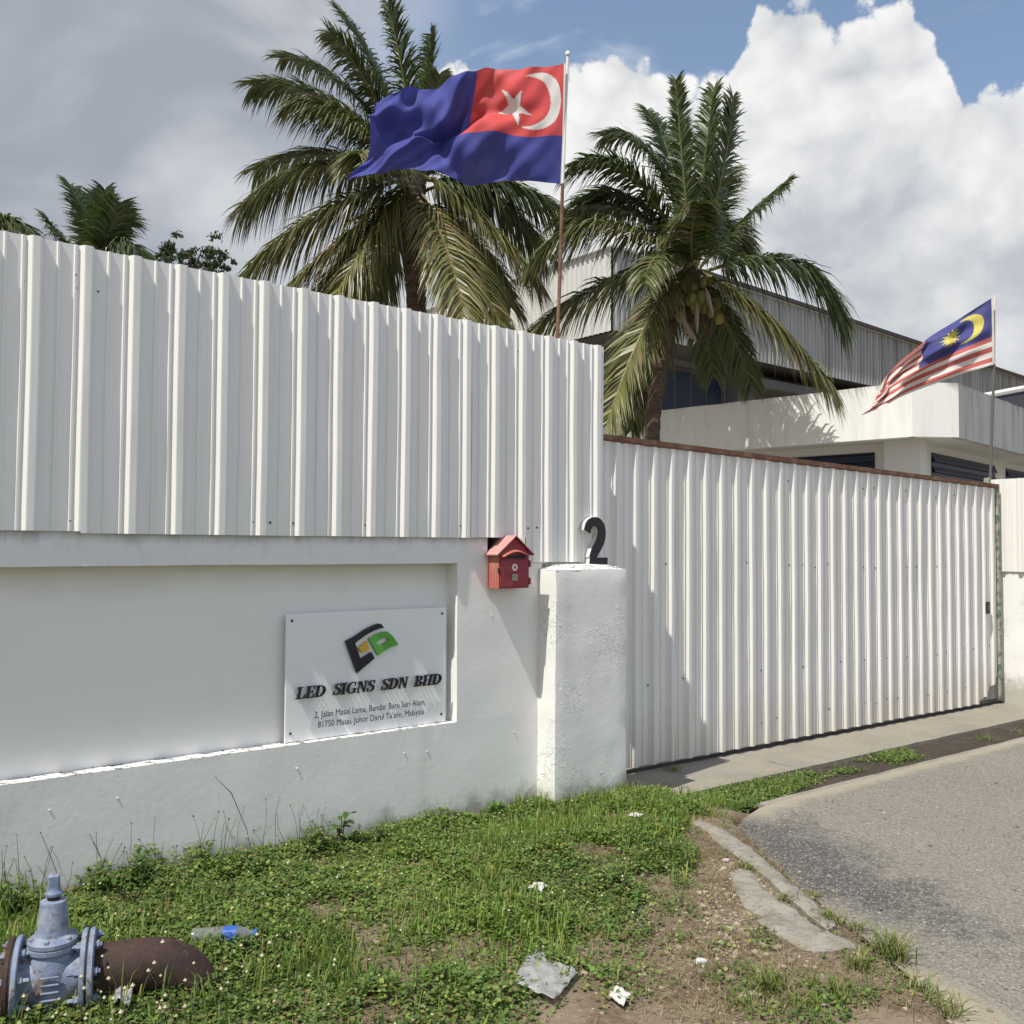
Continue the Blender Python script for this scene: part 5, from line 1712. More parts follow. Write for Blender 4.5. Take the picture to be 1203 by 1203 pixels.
def stone_mesh(r, seed):
    bm = bmesh.new(); bmesh.ops.create_icosphere(bm, subdivisions=1, radius=r)
    for v_ in bm.verts:
        k = 1 + 0.35 * mnoise.noise(v_.co * (1.3 / r) + Vector((seed * 3.1, 0, 0)))
        v_.co *= k; v_.co.z *= 0.6
    vs_ = [tuple(v_.co) for v_ in bm.verts]; fs_ = [tuple(l.index for l in f.verts) for f in bm.faces]
    bm.free(); return np.array(vs_), fs_
shapes = [stone_mesh(1.0, k) for k in range(8)]
def scatter_stones(name, pts, sizes, cols, label, cat):
    V, F, Cc = [], [], []
    nb = 0
    Vs = []
    for (x, y), s, c in zip(pts, sizes, cols):
        sv, sf_ = shapes[rng.integers(8)]
        a = rng.uniform(0, 6.28); ca, sa_ = math.cos(a), math.sin(a)
        w = sv * s
        w = np.stack([w[:, 0] * ca - w[:, 1] * sa_, w[:, 0] * sa_ + w[:, 1] * ca, w[:, 2]], 1)
        zb_ = float(ground_z(np.array([x]), np.array([y]))[0]) if side_of_edge(np.array([x]), np.array([y]))[0] > 0.02 else float(rz(x))
        w = w + np.array([x, y, zb_ + s * 0.25])
        Vs.append(w); F += [tuple(i + nb for i in t) for t in sf_]; nb += len(w); Cc += [c] * len(w)
    return tag(mesh_obj(name, np.concatenate(Vs), F, M['stem'], None, False, np.array(Cc)), label, cat, kind='stuff')
pts, szs, cls = [], [], []
for k in range(900):
    px, py = random.gauss(868, 42), random.gauss(1075, 42)
    p = gpt(px, py)
    if py < 1010 or (random.random() < 0.85 and on_hard(np.array([p[0]]), np.array([p[1]]))[0]): continue
    pts.append(p); szs.append(min(0.022, 0.004 + random.expovariate(1 / 0.0045))); g_ = random.uniform(.6, 1.2); cls.append(np.array([0.33, 0.28, 0.205]) * g_)
for k in range(900):
    x, y = random.uniform(1.6, 3.5), random.uniform(-2.9, -1.0)
    pts.append((x, y)); szs.append(min(0.016, 0.003 + random.expovariate(1 / 0.003))); g_ = random.uniform(.5, 1.3); cls.append(np.array([0.31, 0.25, 0.19]) * g_)
scatter_stones('gravel', pts, szs, cls, 'loose gravel and crumbled concrete beside the slab', 'gravel')
pts, szs, cls = [], [], []
for k in range(1500):
    x, y = random.uniform(3.3, 7.5), random.uniform(-3.0, -0.85)
    if side_of_edge(np.array([x]), np.array([y]))[0] > -0.02: continue
    pts.append((x, y)); szs.append(min(0.012, 0.0025 + random.expovariate(1 / 0.0022))); g_ = random.uniform(.4, 1.3); cls.append(np.array([0.30, 0.28, 0.25]) * g_)
scatter_stones('road_grit', pts, szs, cls, 'fine loose grit scattered over the asphalt road', 'grit')
for k, (px, py, s, lb) in enumerate([(824, 1128, .026, 'white flat pebble on the bare soil near the slab'), (853, 1015, .02, 'pale stone at the broken end of the slab'), (782, 1117, .016, 'small beige stone on the soil beside the grass edge')]):
    p = gpt(px, py); sv, sf_ = shapes[k]
    w = sv * np.array([s * 1.4, s, s * .7]); z = float(ground_z(np.array([p[0]]), np.array([p[1]]))[0])
    tag(mesh_obj('stone', w + np.array([p[0], p[1], z + s * .25]), sf_, M['letter_side']), lb, 'stone')

# ------------------------------------------------------------------ pipe and valve
q = Mat('blue_grey_valve_paint', (0.19, 0.235, 0.335), 0.55, spec=0.4)
q.mix(q.ramp(q.noise(14, 6, 0.7), 0.42, 0.68), (0.32, 0.35, 0.40))
q.mix(q.math('MULTIPLY', q.ramp(q.noise(9, 5, 0.6), 0.5, 0.62), 0.4), (0.10, 0.15, 0.29))
q.mix(q.math('MULTIPLY', q.ramp(q.noise(22, 6, 0.75), 0.54, 0.62), 0.8), (0.15, 0.10, 0.08))
q.mix(q.math('MULTIPLY', q.ramp(q.noise(6, 5, 0.7), 0.5, 0.7), 0.5), (0.09, 0.085, 0.09))
q.bump(q.noise(70, 5, 0.7), 0.004, 0.6)
M['valve'] = q.m
q = Mat('rusted_iron_pipe', (0.06, 0.036, 0.03), 0.7, spec=0.2)
q.mix(q.ramp(q.noise(11, 6, 0.7), 0.42, 0.66), (0.042, 0.028, 0.026))
q.mix(q.math('MULTIPLY', q.ramp(q.noise(30, 6, 0.7), 0.55, 0.68), 0.5), (0.135, 0.078, 0.055))
q.mix(q.ramp(q.noise(48, 3, 0.7), 0.735, 0.76), (0.36, 0.35, 0.33))
q.bump(q.noise(50, 5, 0.7), 0.006, 0.7)
M['pipe'] = q.m
pv = on_z(61, 1148, 0.108)
PZ = 0.108
pang = rad(-19)
gz0 = float(ground_z(np.array([pv[0]]), np.array([pv[1]]))[0])
valve = empty('gate_valve', (pv[0], pv[1], gz0), 'blue-grey painted flanged water valve standing in the weeds', 'valve', rz=pang)
VS = 0.93
valve.scale = (VS, VS, VS)
h = (PZ - gz0) / VS
mb = MB(); mb.lathe([(0.070, -0.112), (0.092, -0.085), (0.096, -0.03), (0.092, 0.02), (0.080, 0.075), (0.074, 0.100)], (0, 0, h), 'z', 28)
mb.lathe([(0.088, -0.098), (0.086, -0.05), (0.086, 0.05), (0.088, 0.096)], (0, 0, h), 'x', 28)
body = mb.build('body', M['valve'], valve, True)
# raised casting mark ribs on the face of the body
mb = MB()
for k in range(4): mb.bev(-0.028, 0.034, -0.1005, -0.093, h - 0.045 + k * 0.026, h - 0.036 + k * 0.026, 0.003)
mb.build('casting_ribs', M['valve'], body)
for s in (-1, 1):
    mb = MB(); mb.lathe([(0.150, s * 0.098), (0.153, s * 0.101), (0.153, s * 0.113), (0.150, s * 0.116)], (0, 0, h), 'x', 36); fl_ = mb.build('flange', M['valve'], valve, True)
    mb = MB(); mb.lathe([(0.147, s * 0.1165), (0.147, s * 0.1225)], (0, 0, h), 'x', 36); mb.build('gasket', M['dark'], valve, True)
    mb = MB(); mb.lathe([(0.148, s * 0.123), (0.151, s * 0.126), (0.151, s * 0.139), (0.147, s * 0.142)], (0, 0, h), 'x', 36); mb.build('pipe_flange', M['valve'] if s > 0 else M['pipe'], valve, True)
    for k in range(8):
        a = rad(22.5 + 45 * k)
        mb = MB(); c = (0, 0.122 * math.cos(a), h + 0.122 * math.sin(a))
        mb.lathe([(0.008, s * 0.060), (0.008, s * 0.082), (0.0145, s * 0.082), (0.0145, s * 0.097)], c, 'x', 6)
        mb.build('bolt', M['valve'], valve)
        mb = MB()
        mb.lathe([(0.0145, s * 0.1425), (0.0145, s * 0.157), (0.008, s * 0.157), (0.008, s * 0.166)], c, 'x', 6)
        mb.build('nut', M['valve'], valve)
mb = MB(); mb.lathe([(0.080, 0.100), (0.0835, 0.103), (0.0835, 0.118), (0.080, 0.1205)], (0, 0, h), 'z', 28); mb.build('body_flange', M['valve'], valve, True)
mb = MB(); mb.lathe([(0.080, 0.1225), (0.0835, 0.125), (0.0835, 0.138), (0.075, 0.147), (0.056, 0.155), (0.052, 0.17), (0.045, 0.265), (0.043, 0.272), (0.030, 0.276)], (0, 0, h), 'z', 28)
mb.build('bonnet', M['valve'], valve, True)
for k in range(6):
    a = rad(20 + 60 * k)
    mb = MB(); mb.lathe([(0.011, 0.147), (0.011, 0.156), (0.006, 0.158)], (0.069 * math.cos(a), 0.069 * math.sin(a), h - 0.004), 'z', 6); mb.build('bolt', M['valve'], valve)
mb = MB(); mb.lathe([(0.022, 0.274), (0.020, 0.288)], (0, 0, h), 'z', 16); mb.build('stem', M['pipe'], valve, True)
mb = MB(); mb.lathe([(0.026, 0.288), (0.031, 0.292), (0.031, 0.300), (0.024, 0.308), (0.021, 0.318)], (0, 0, h), 'z', 20)
mb.bev(-0.018, 0.018, -0.018, 0.018, h + 0.312, h + 0.362, 0.003); mb.build('stem_cap', M['valve'], valve, True)

pipe = empty('water_pipe', (pv[0], pv[1], gz0), 'rusty brown iron pipe bolted to the blue valve and bending underground', 'pipe', rz=pang)
pipe.scale = (VS, VS, VS)
lx, ly = 0.0, 0.0
mb = MB(); pp = [(lx + 0.138, ly, h)] + [(lx + 0.2, ly, h)] + [(lx + 0.28, ly, h)]
for k in range(1, 8):
    a = rad(62 * k / 7); pp.append((lx + 0.31 + 0.19 * math.sin(a), ly, h - 0.19 * (1 - math.cos(a)) + 0.0))
e_ = pp[-1]; pp += [(e_[0] + 0.12, ly, e_[2] - 0.22), (e_[0] + 0.2, ly, e_[2] - 0.36)]
mb.tube(pp, 0.094, 28); mb.build('bend', M['pipe'], pipe, True)
mb = MB(); mb.lathe([(0.094, -0.139), (0.094, -0.9), (0.094, -2.2)], (lx, ly, h), 'x', 28); mb.build('straight_run', M['pipe'], pipe, True)

# ------------------------------------------------------------------ litter
def gpos(px, py):
    p = on_z(px, py, 0.0)
    for i in range(5): p = on_z(px, py, float(ground_z(np.array([p[0]]), np.array([p[1]]))[0]))
    return p
q = Mat('clear_pet', (0.85, 0.88, 0.88), 0.08, spec=0.6)
q.b.inputs['Transmission Weight'].default_value = 0.85
M['pet'] = q.m
M['blue_cap'] = Mat('blue_plastic', (0.03, 0.10, 0.42), 0.4).m
bp = gpos(262, 1118)
bot = empty('plastic_bottle', (bp[0], bp[1], bp[2] + 0.06), 'clear plastic bottle with blue label lying in the weeds', 'bottle', rz=rad(-30))
mb = MB(); mb.lathe([(0.012, -.115), (0.03, -.112), (0.032, -.10), (0.0305, -.07), (0.032, -.05), (0.0305, -.03), (0.032, -.01), (0.032, 0.045), (0.026, .075), (0.013, .10), (0.013, .112)], (0, 0, 0), 'x', 20); mb.build('shell', M['pet'], bot, True)
mb = MB(); mb.lathe([(0.0325, 0.0), (0.0328, 0.05)], (0, 0, 0), 'x', 20); mb.build('label_band', M['blue_cap'], bot, True)
mb = MB(); mb.lathe([(0.016, 0.108), (0.016, 0.122), (0.0145, 0.124)], (0, 0, 0), 'x', 16); mb.build('cap', M['blue_cap'], bot, True)

q = Mat('grubby_clear_plastic', (0.46, 0.46, 0.445), 0.28, spec=0.6)
q.mix(q.ramp(q.noise(22, 5, 0.6), 0.4, 0.7), (0.33, 0.33, 0.32))
q.b.inputs['Alpha'].default_value = 0.62
q.bump(q.noise(30, 5, 0.6, dist=1.0), 0.012, 0.7)
M['film'] = q.m
q = Mat('white_plastic_scrap', (0.52, 0.51, 0.48), 0.6)
q.bump(q.noise(60, 4), 0.006, 0.6)
M['scrap'] = q.m
def sheet_litter(name, corners_px, mat, label, cat, lift, crumple, n=22, th=0.0015, seed=0):
    c = [gpos(*p) for p in corners_px]
    v, f = [], []
    for j in range(n + 1):
        for i in range(n + 1):
            u, w = i / n, j / n
            p = (c[0] * (1 - u) + c[1] * u) * (1 - w) + (c[3] * (1 - u) + c[2] * u) * w
            z = p[2] + lift * (1 - 0.3 * abs(u - .5)) + crumple * .6 * abs(mnoise.noise(Vector((u * 1.6 + seed, w * 1.6, 0)))) + crumple * .22 * mnoise.noise(Vector((u * 5, w * 5, seed)))
            e = 0.006 * mnoise.noise(Vector((u * 4, w * 4, seed + 3)))
            v.append((p[0] + e, p[1] + e, z))
    for j in range(n):
        for i in range(n):
            a = j * (n + 1) + i; f.append((a, a + 1, a + n + 2, a + n + 1))
    o = mesh_obj(name, v, f, mat, smooth=True)
    sl = o.modifiers.new('thickness', 'SOLIDIFY'); sl.thickness = th
    return tag(o, label, cat)
sheet_litter('plastic_bag', [(604, 1163), (650, 1186), (679, 1150), (621, 1123)], M['film'], 'crumpled grey translucent plastic bag lying on the grass edge', 'plastic bag', 0.03, 0.045, seed=2)
sheet_litter('plastic_scrap', [(714, 1176), (732, 1189), (742, 1174), (722, 1167)], M['scrap'], 'small torn white plastic scrap on bare soil', 'litter', 0.02, 0.03, 10, seed=5)
sheet_litter('paper_scrap', [(620, 1053), (636, 1058), (645, 1051), (628, 1047)], M['scrap'], 'crumpled white paper scrap in the middle of the grass', 'litter', 0.045, 0.03, 10, seed=8)
sheet_litter('paper_scrap', [(736, 964), (750, 966), (756, 962), (742, 960)], M['scrap'], 'thin white paper strip in grass near the pillar', 'litter', 0.03, 0.02, 8, seed=9)
sheet_litter('plastic_wrapper', [(133, 1194), (152, 1198), (158, 1168), (140, 1166)], M['film'], 'crumpled clear wrapper tucked below the rusty pipe', 'litter', 0.05, 0.05, 10, seed=11)

# ------------------------------------------------------------------ vegetation
YL = lambda x: np.interp(x, [-1, 0, 1.0, 1.75, 2.1, 2.6, 3.2, 3.7, 4.1, 4.4], [-3.4, -3.3, -2.9, -2.40, -1.98, -1.74, -1.58, -1.32, -0.98, -0.84])
def cover(x, y):
    """how green the verge is at a place, 0..1"""
    d_ = (y - YL(x)) / 0.30 + 1.5 * fb2(x, y, 2.4, 41, 4)
    gsd = side_of_edge(x, y)
    holes = fb2(x, y, 3.6, 52, 5)
    m_ = np.clip(d_ + 0.35, 0, 1) * np.clip((holes + 0.38) / 0.30, 0.08, 1)
    m_ = np.maximum(m_, 0.22 * np.clip(fb2(x, y, 5, 63, 3) * 4, 0, 1))
    m_ = m_ * np.clip((gsd - 0.05) / 0.1, 0, 1) * (y < -0.004)
    # pillar stands here
    m_ = m_ * ~((x > XP) & (x < 4.34) & (y > -0.165))
    m_ = m_ * np.clip((4.75 - x + 0.3 * fb2(x, y, 4, 77, 3)) / 0.25, 0, 1)
    # dry shaded strip of soil right of the pillar
    m_ = m_ * (1 - np.clip((x - 4.30) / 0.1, 0, 1) * np.clip((y + 0.28) / 0.1, 0, 1) * 0.85)
    # kerb and slab stay mostly bare
    kx = np.clip(1 - np.abs((x - 3.72) * 0.86 - (y + 1.5) * 0.5) / 0.17, 0, 1) * np.clip((-y - 0.9) / .1, 0, 1) * np.clip((y + 2.3) / .1, 0, 1)
    return m_ * (1 - 0.8 * np.clip(kx * 2, 0, 1)) * np.where(on_hard(x, y), 0.015, 1.0)

def drain_cover(x, y):
    w = np.clip((6.3 - x) / 1.0, 0, 1) * (0.75 + fb2(x, y, 3, 15, 3)) + 0.5 * np.clip(fb2(x, y, 2.2, 19, 3) * 3 + 0.25, 0, 1)
    near = np.clip((x - 5.4) / 0.8, 0, 1)
    return np.clip(w, 0, 1) * (y < -0.22) * (y > np.interp(x, [4.7, 5.3, 6.2, 9], [-.64, -.60, -.45, -.58])) * (x > 4.6)

def leaf_cloud(px_, py_, base_z, n_leaf, hmax, size, cols, seed, tall=None):
    """rosettes of small leaves; returns verts, faces, colours"""
    r = np.random.default_rng(seed)
    m_ = len(px_)
    X_ = np.repeat(px_, n_leaf); Y_ = np.repeat(py_, n_leaf); Z_ = np.repeat(base_z, n_leaf)
    H_ = np.repeat(hmax, n_leaf)
    N_ = len(X_)
    az_ = r.uniform(0, 2 * np.pi, N_); rr_ = r.uniform(0.002, 0.030, N_)
    S_ = size * r.uniform(0.6, 1.35, N_)
    cx_ = X_ + np.cos(az_) * rr_; cy_ = Y_ + np.sin(az_) * rr_
    cz_ = Z_ + H_ * r.uniform(0.12, 1.0, N_)
    el_ = r.uniform(-0.35, 0.75, N_)
    dx, dy, dz = np.cos(az_) * np.cos(el_), np.sin(az_) * np.cos(el_), np.sin(el_)
    sxv, syv = -np.sin(az_), np.cos(az_)
    tw = r.uniform(-0.5, 0.5, N_)
    A = np.stack([cx_, cy_, cz_], 1)
    Dv = np.stack([dx, dy, dz], 1); Sv = np.stack([sxv * np.cos(tw), syv * np.cos(tw), np.sin(tw)], 1)
    S1 = S_[:, None]
    wid = r.uniform(0.30, 0.48, N_)[:, None]
    v0 = A; v1 = A + Dv * S1 * 0.5 + Sv * S1 * wid; v2 = A + Dv * S1 - np.array([0, 0, 0.12]) * S1; v3 = A + Dv * S1 * 0.5 - Sv * S1 * wid
    mid = A + Dv * S1 * 0.55 - np.array([0, 0, 0.10]) * S1
    V = np.stack([v0, v1, v2, v3, mid], 1).reshape(-1, 3)
    b = np.arange(N_)[:, None] * 5
    F = np.concatenate([b + np.array([[0, 4, 1]]), b + np.array([[1, 4, 2]]), b + np.array([[2, 4, 3]]), b + np.array([[3, 4, 0]])], 0)
    c = np.repeat(cols, n_leaf, 0) * r.uniform(0.7, 1.3, (N_, 1))
    C_ = np.repeat(c, 5, 0)
    return V, F, C_
def blades(px_, py_, base_z, length, width, cols, seed, lean=0.5):
    r = np.random.default_rng(seed)
    N_ = len(px_)
    az_ = r.uniform(0, 2 * np.pi, N_); le = lean * r.uniform(0.2, 1.5, N_)
    A = np.stack([px_, py_, base_z - 0.004], 1)
    H = np.stack([np.cos(az_), np.sin(az_), np.zeros(N_)], 1)
    S = np.stack([-np.sin(az_), np.cos(az_), np.zeros(N_)], 1)
    L_ = length[:, None]; W_ = width[:, None]; le = le[:, None]
    Up = np.array([0, 0, 1.0])
    p0_ = A; p1_ = A + L_ * (Up * 0.45 + H * le * 0.18); p2_ = A + L_ * (Up * 0.80 + H * le * 0.52); p3_ = A + L_ * (Up * (1.0 - 0.25 * le) + H * le * 0.95)
    V = np.stack([p0_ - S * W_ * .5, p0_ + S * W_ * .5, p1_ - S * W_ * .5, p1_ + S * W_ * .5, p2_ - S * W_ * .35, p2_ + S * W_ * .35, p3_], 1).reshape(-1, 3)
    b = np.arange(N_)[:, None] * 7
    Q = np.concatenate([b + np.array([[0, 1, 3]]), b + np.array([[0, 3, 2]]), b + np.array([[2, 3, 5]]), b + np.array([[2, 5, 4]]), b + np.array([[4, 5, 6]])], 0)
    C_ = np.repeat(cols, 7, 0)
    return V, Q, C_
def fast_obj(name, V, F, C_, mat, label, cat, kind='stuff'):
    me = bpy.data.meshes.new(name)
    me.vertices.add(len(V)); me.vertices.foreach_set('co', V.astype(np.float32).ravel())
    me.loops.add(F.size); me.loops.foreach_set('vertex_index', F.astype(np.int32).ravel())
    me.polygons.add(len(F)); me.polygons.foreach_set('loop_start', np.arange(0, F.size, 3, dtype=np.int32))
    me.polygons.foreach_set('loop_total', np.full(len(F), 3, dtype=np.int32))
    me.update(); me.validate()
    at = me.color_attributes.new('col', 'FLOAT_COLOR', 'POINT')
    c = np.ones((len(V), 4), np.float32); c[:, :3] = C_
    at.data.foreach_set('color', c.ravel())
    me.materials.append(mat)
    o = bpy.data.objects.new(name, me); COL.objects.link(o)
    return tag(o, label, cat, kind=kind)
def greens(n, r, x, y):
    g1, g2, g3 = np.array([0.165, 0.255, 0.055]), np.array([0.105, 0.175, 0.044]), np.array([0.27, 0.29, 0.085])
    t = np.clip(0.5 + 0.6 * fb2(x, y, 1.7, 88, 3) + r.normal(0, .15, n), 0, 1)[:, None]
    c = g2 * (1 - t) + g1 * t
    y_ = (r.random(n) < 0.20)[:, None]
    c = np.where(y_, g3, c)
    c = np.where((r.random(n) < 0.03)[:, None], np.array([0.21, 0.16, 0.08]), c)
    return c * r.uniform(0.7, 1.25, (n, 1))

# low creeping ground cover
NP = 92000
gxp, gyp = rng.uniform(-0.6, 5.0, NP), rng.uniform(-3.2, -0.004, NP)
cv_ = cover(gxp, gyp); keep = rng.random(NP) < cv_ * 0.95
# closer plants matter most: thin out what lies off to the left of the view
gxp, gyp, cvk = gxp[keep], gyp[keep], cv_[keep]
nearwall = np.clip(1 - (-gyp) / 0.40, 0, 1) * np.clip((2.6 - gxp) / 0.8, 0.15, 1)
hm = (0.012 + 0.055 * np.clip(fb2(gxp, gyp, 3.1, 95, 4) * 1.5 + 0.45, 0, 1.3) + 0.16 * nearwall * rng.random(len(gxp)) * np.clip(fb2(gxp, gyp, 2.6, 97, 3) * 3 + .5, 0, 1)) * (0.45 + 0.55 * cvk)
V, F, C_ = leaf_cloud(gxp, gyp, ground_z(gxp, gyp), 4, hm, 0.0195, greens(len(gxp), rng, gxp, gyp), 5)
# bushier clumps at the foot of the wall
bx0 = np.concatenate([rng.uniform(0.5, 2.45, 20), rng.uniform(2.4, 3.6, 4)]); by0 = -0.04 - np.abs(rng.normal(0, .08, 24))
bcx = np.repeat(bx0, 55) + rng.normal(0, .05, 24 * 55); bcy = np.minimum(np.repeat(by0, 55) + rng.normal(0, .035, 24 * 55), -0.01)
bh = np.repeat(rng.uniform(.06, .17, 24) * np.where(bx0 > 2.4, .5, 1), 55) * np.exp(-((bcx - np.repeat(bx0, 55)) / .07) ** 2)
Vb, Fb, Cb = leaf_cloud(bcx, bcy, ground_z(bcx, bcy), 4, bh, 0.024, greens(len(bcx), rng, bcx, bcy) * np.array([.85, .9, .9]), 16)
F = np.concatenate([F, Fb + len(V)]); V = np.concatenate([V, Vb]); C_ = np.concatenate([C_, Cb])
dx_, dy_ = rng.uniform(4.6, 9.5, 9000), rng.uniform(-0.64, -0.2, 9000)
kd = rng.random(9000) < drain_cover(dx_, dy_) * 0.9
dx_, dy_ = dx_[kd], dy_[kd]
V2, F2, C2 = leaf_cloud(dx_, dy_, rz(dx_) - 0.03, 4, np.full(len(dx_), 0.03), 0.022, greens(len(dx_), rng, dx_, dy_), 6)
fast_obj('ground_cover', np.concatenate([V, V2]), np.concatenate([F, F2 + len(V)]), np.concatenate([C_, C2]), M['leaf'], 'low creeping green weeds carpeting the verge below the wall', 'weeds')

# grass blades among them, and dry straw on the bare soil
NB = 64000
bx, by = rng.uniform(-0.6, 5.0, NB), rng.uniform(-3.2, -0.004, NB)
cv_ = cover(bx, by); patch = np.clip(fb2(bx, by, 1.6, 123, 4) * 2 + 0.35, 0.06, 1)
keep = rng.random(NB) < cv_ * patch
bx, by = bx[keep], by[keep]
nb_ = len(bx)
len_ = rng.uniform(0.05, 0.14, nb_) * (0.75 + 0.6 * np.clip(fb2(bx, by, 2.0, 140, 3), 0, 1) + 0.5 * np.clip((1.9 - bx) / 1.5, 0, 1))
cols = greens(nb_, rng, bx, by) * np.array([1.15, 1.12, 1.0])
V, F, C_ = blades(bx, by, ground_z(bx, by), len_, rng.uniform(0.003, 0.007, nb_), cols, 8)
NS = 62000
sx_, sy_ = rng.uniform(0.3, 4.6, NS), rng.uniform(-3.1, -0.02, NS)
cv_ = cover(sx_, sy_); gs = side_of_edge(sx_, sy_)
keep = (rng.random(NS) < np.clip(0.85 - cv_, 0.2, 1) * np.clip(fb2(sx_, sy_, 2.7, 155, 4) * 2.2 + 0.6, 0.1, 1)) & (gs > 0.03) & ~on_hard(sx_, sy_) & ~((sx_ > XP) & (sx_ < 4.34) & (sy_ > -0.165))
sx_, sy_ = sx_[keep], sy_[keep]; ns_ = len(sx_)
scol = np.array([0.33, 0.265, 0.165]) * rng.uniform(0.5, 1.25, (ns_, 1))
V2, F2, C2 = blades(sx_, sy_, ground_z(sx_, sy_) + 0.003, rng.uniform(0.02, 0.055, ns_), rng.uniform(0.0015, 0.0035, ns_), scol, 9, lean=2.2)
V2[:, 2] = np.minimum(V2[:, 2], np.repeat(ground_z(sx_, sy_), 7) + 0.018)
dgx, dgy = rng.uniform(4.7, 9.5, 5000), rng.uniform(-0.64, -0.2, 5000)
kd = rng.random(5000) < drain_cover(dgx, dgy) * 0.7
dgx, dgy = dgx[kd], dgy[kd]; nd = len(dgx)
V3, F3, C3 = blades(dgx, dgy, rz(dgx) - 0.03, rng.uniform(0.03, 0.09, nd), rng.uniform(0.003, 0.006, nd), greens(nd, rng, dgx, dgy), 10, 0.9)
fast_obj('grass', np.concatenate([V, V2, V3]), np.concatenate([F, F2 + len(V), F3 + len(V) + len(V2)]), np.concatenate([C_, C2, C3]), M['leaf'], 'green grass blades and dry straw over the verge', 'grass')

# seed-headed weeds standing against the wall and round the valve
mbv, mbf, mbc = [], [], []
def stalk(x, y, hgt, seed_, head=0.006, thick=0.0014, col=(0.10, 0.11, 0.05), hcol=(0.30, 0.25, 0.15), lean=0.25):
    r = np.random.default_rng(seed_)
    z = float(ground_z(np.array([x]), np.array([y]))[0])
    d_ = np.array([r.normal(0, lean), r.normal(0, lean) - 0.03, 1.0])
    pts = [np.array([x, y, z - .01]) + d_ * hgt * t + np.array([r.normal(0, .012), r.normal(0, .012), 0]) * t for t in (0, .35, .7, 1)]
    mb = MB(); mb.tube(pts, [thick * 1.2, thick, thick * .8, thick * .6], 4, cap=False)
    n1 = len(mb.v)
    c = pts[-1]
    h_ = head
    mb.add([c + np.array(q_) * h_ for q_ in ((1, 0, 0), (-1, 0, 0), (0, 1, 0), (0, -1, 0), (0, 0, 1.1), (0, 0, -1.1))], [(0, 2, 4), (2, 1, 4), (1, 3, 4), (3, 0, 4), (2, 0, 5), (1, 2, 5), (3, 1, 5), (0, 3, 5)])
    base_ = len(mbv)
    mbv.extend(mb.v); mbf.extend([tuple(i + base_ for i in f) for f in mb.f])
    mbc.extend([np.array(col)] * n1 + [np.array(hcol)] * (len(mb.v) - n1))
sd_ = 1000
for k in range(80):
    x = random.uniform(0.55, 2.3); y = -0.02 - abs(random.gauss(0, .12))
    stalk(x, y, random.uniform(.10, .30), sd_ + k, random.uniform(.003, .006), lean=.16, hcol=random.choice([(0.10, 0.08, 0.05), (0.25, 0.2, 0.12), (0.34, 0.3, 0.2)]))
for k in range(70):
    x, y = random.gauss(0.95, .35), random.gauss(-1.22, .16)
    stalk(x, y, random.uniform(.06, .19), sd_ + 300 + k, random.uniform(.005, .009), lean=.15, hcol=(0.52, 0.47, 0.33))
for k in range(240):
    x, y = random.uniform(0.3, 3.6), random.uniform(-1.9, -0.05)
    if cover(np.array([x]), np.array([y]))[0] < 0.4: continue
    stalk(x, y, random.uniform(.04, .10), sd_ + 600 + k, random.uniform(.004, .007), lean=.2, hcol=random.choice([(0.55, 0.52, 0.40), (0.45, 0.40, 0.22)]))
o = mesh_obj('seed_heads', mbv, mbf, M['stem'], None, False, np.array(mbc))
tag(o, 'thin wiry seed stalks and pale buds rising from the weeds', 'weeds', kind='stuff')
# one tall bent grass stalk leaning against the wall
p = on_y(297, 1020, -0.05)
st0 = np.array([p[0], -0.05, float(ground_z(np.array([p[0]]), np.array([-.05]))[0])])
mb = MB()
k1, k2, k3 = on_y(290, 975, -0.05), on_y(272, 932, -0.05), on_y(252, 912, -0.05)
mb.tube([st0, k1, k2, k3], [0.002, 0.0016, 0.0022, 0.001], 5)
o = mb.build('grass_stalk', M['fibre'], None); tag(o, 'single tall bent grass stalk with brown head before the wall', 'grass')

def weed_plant(px, py, hgt, n, size, seed_, label):
    r = np.random.default_rng(seed_)
    g_ = gpos(px, py); x, y = g_[0], min(g_[1], -0.05)
    z = float(ground_z(np.array([x]), np.array([y]))[0])
    e_ = empty('broadleaf_weed', (x, y, z), label, 'weed')
    mb = MB(); tops = []
    for k in range(3):
        tp_ = np.array([x + r.normal(0, .05), y + r.normal(0, .03), z + hgt * r.uniform(.6, 1)])
        mb.tube([(x, y, z - .02), tuple((np.array([x, y, z]) + tp_) / 2 + np.array([r.normal(0, .01), 0, 0])), tuple(tp_)], [.004, .003, .002], 6); tops.append(tp_)
    mb.build('stem', M['fibre'], e_, local=False)
    for k in range(n):
        tp_ = tops[k % 3]; t = r.uniform(.35, 1.0); c = np.array([x, y, z]) * (1 - t) + tp_ * t
        a = r.uniform(0, 6.28); el_ = r.uniform(-.2, .6); d_ = np.array([math.cos(a) * math.cos(el_), math.sin(a) * math.cos(el_), math.sin(el_)]); s_ = np.array([-math.sin(a), math.cos(a), 0]); L_ = size * r.uniform(.7, 1.2)
        v = [c, c + d_ * L_ * .35 + s_ * L_ * .22, c + d_ * L_ * .7 + s_ * L_ * .18, c + d_ * L_ - np.array([0, 0, .2]) * L_, c + d_ * L_ * .7 - s_ * L_ * .18, c + d_ * L_ * .35 - s_ * L_ * .22, c + d_ * L_ * .5 - np.array([0, 0, .06]) * L_]
        mesh_obj('leaf', v, [(0, 6, 1), (1, 6, 2), (2, 6, 3), (3, 6, 4), (4, 6, 5), (5, 6, 0)], M['leaf'], e_, False, np.array([np.array([0.07, 0.13, 0.03]) * r.uniform(.7, 1.3)] * 7), local=False)
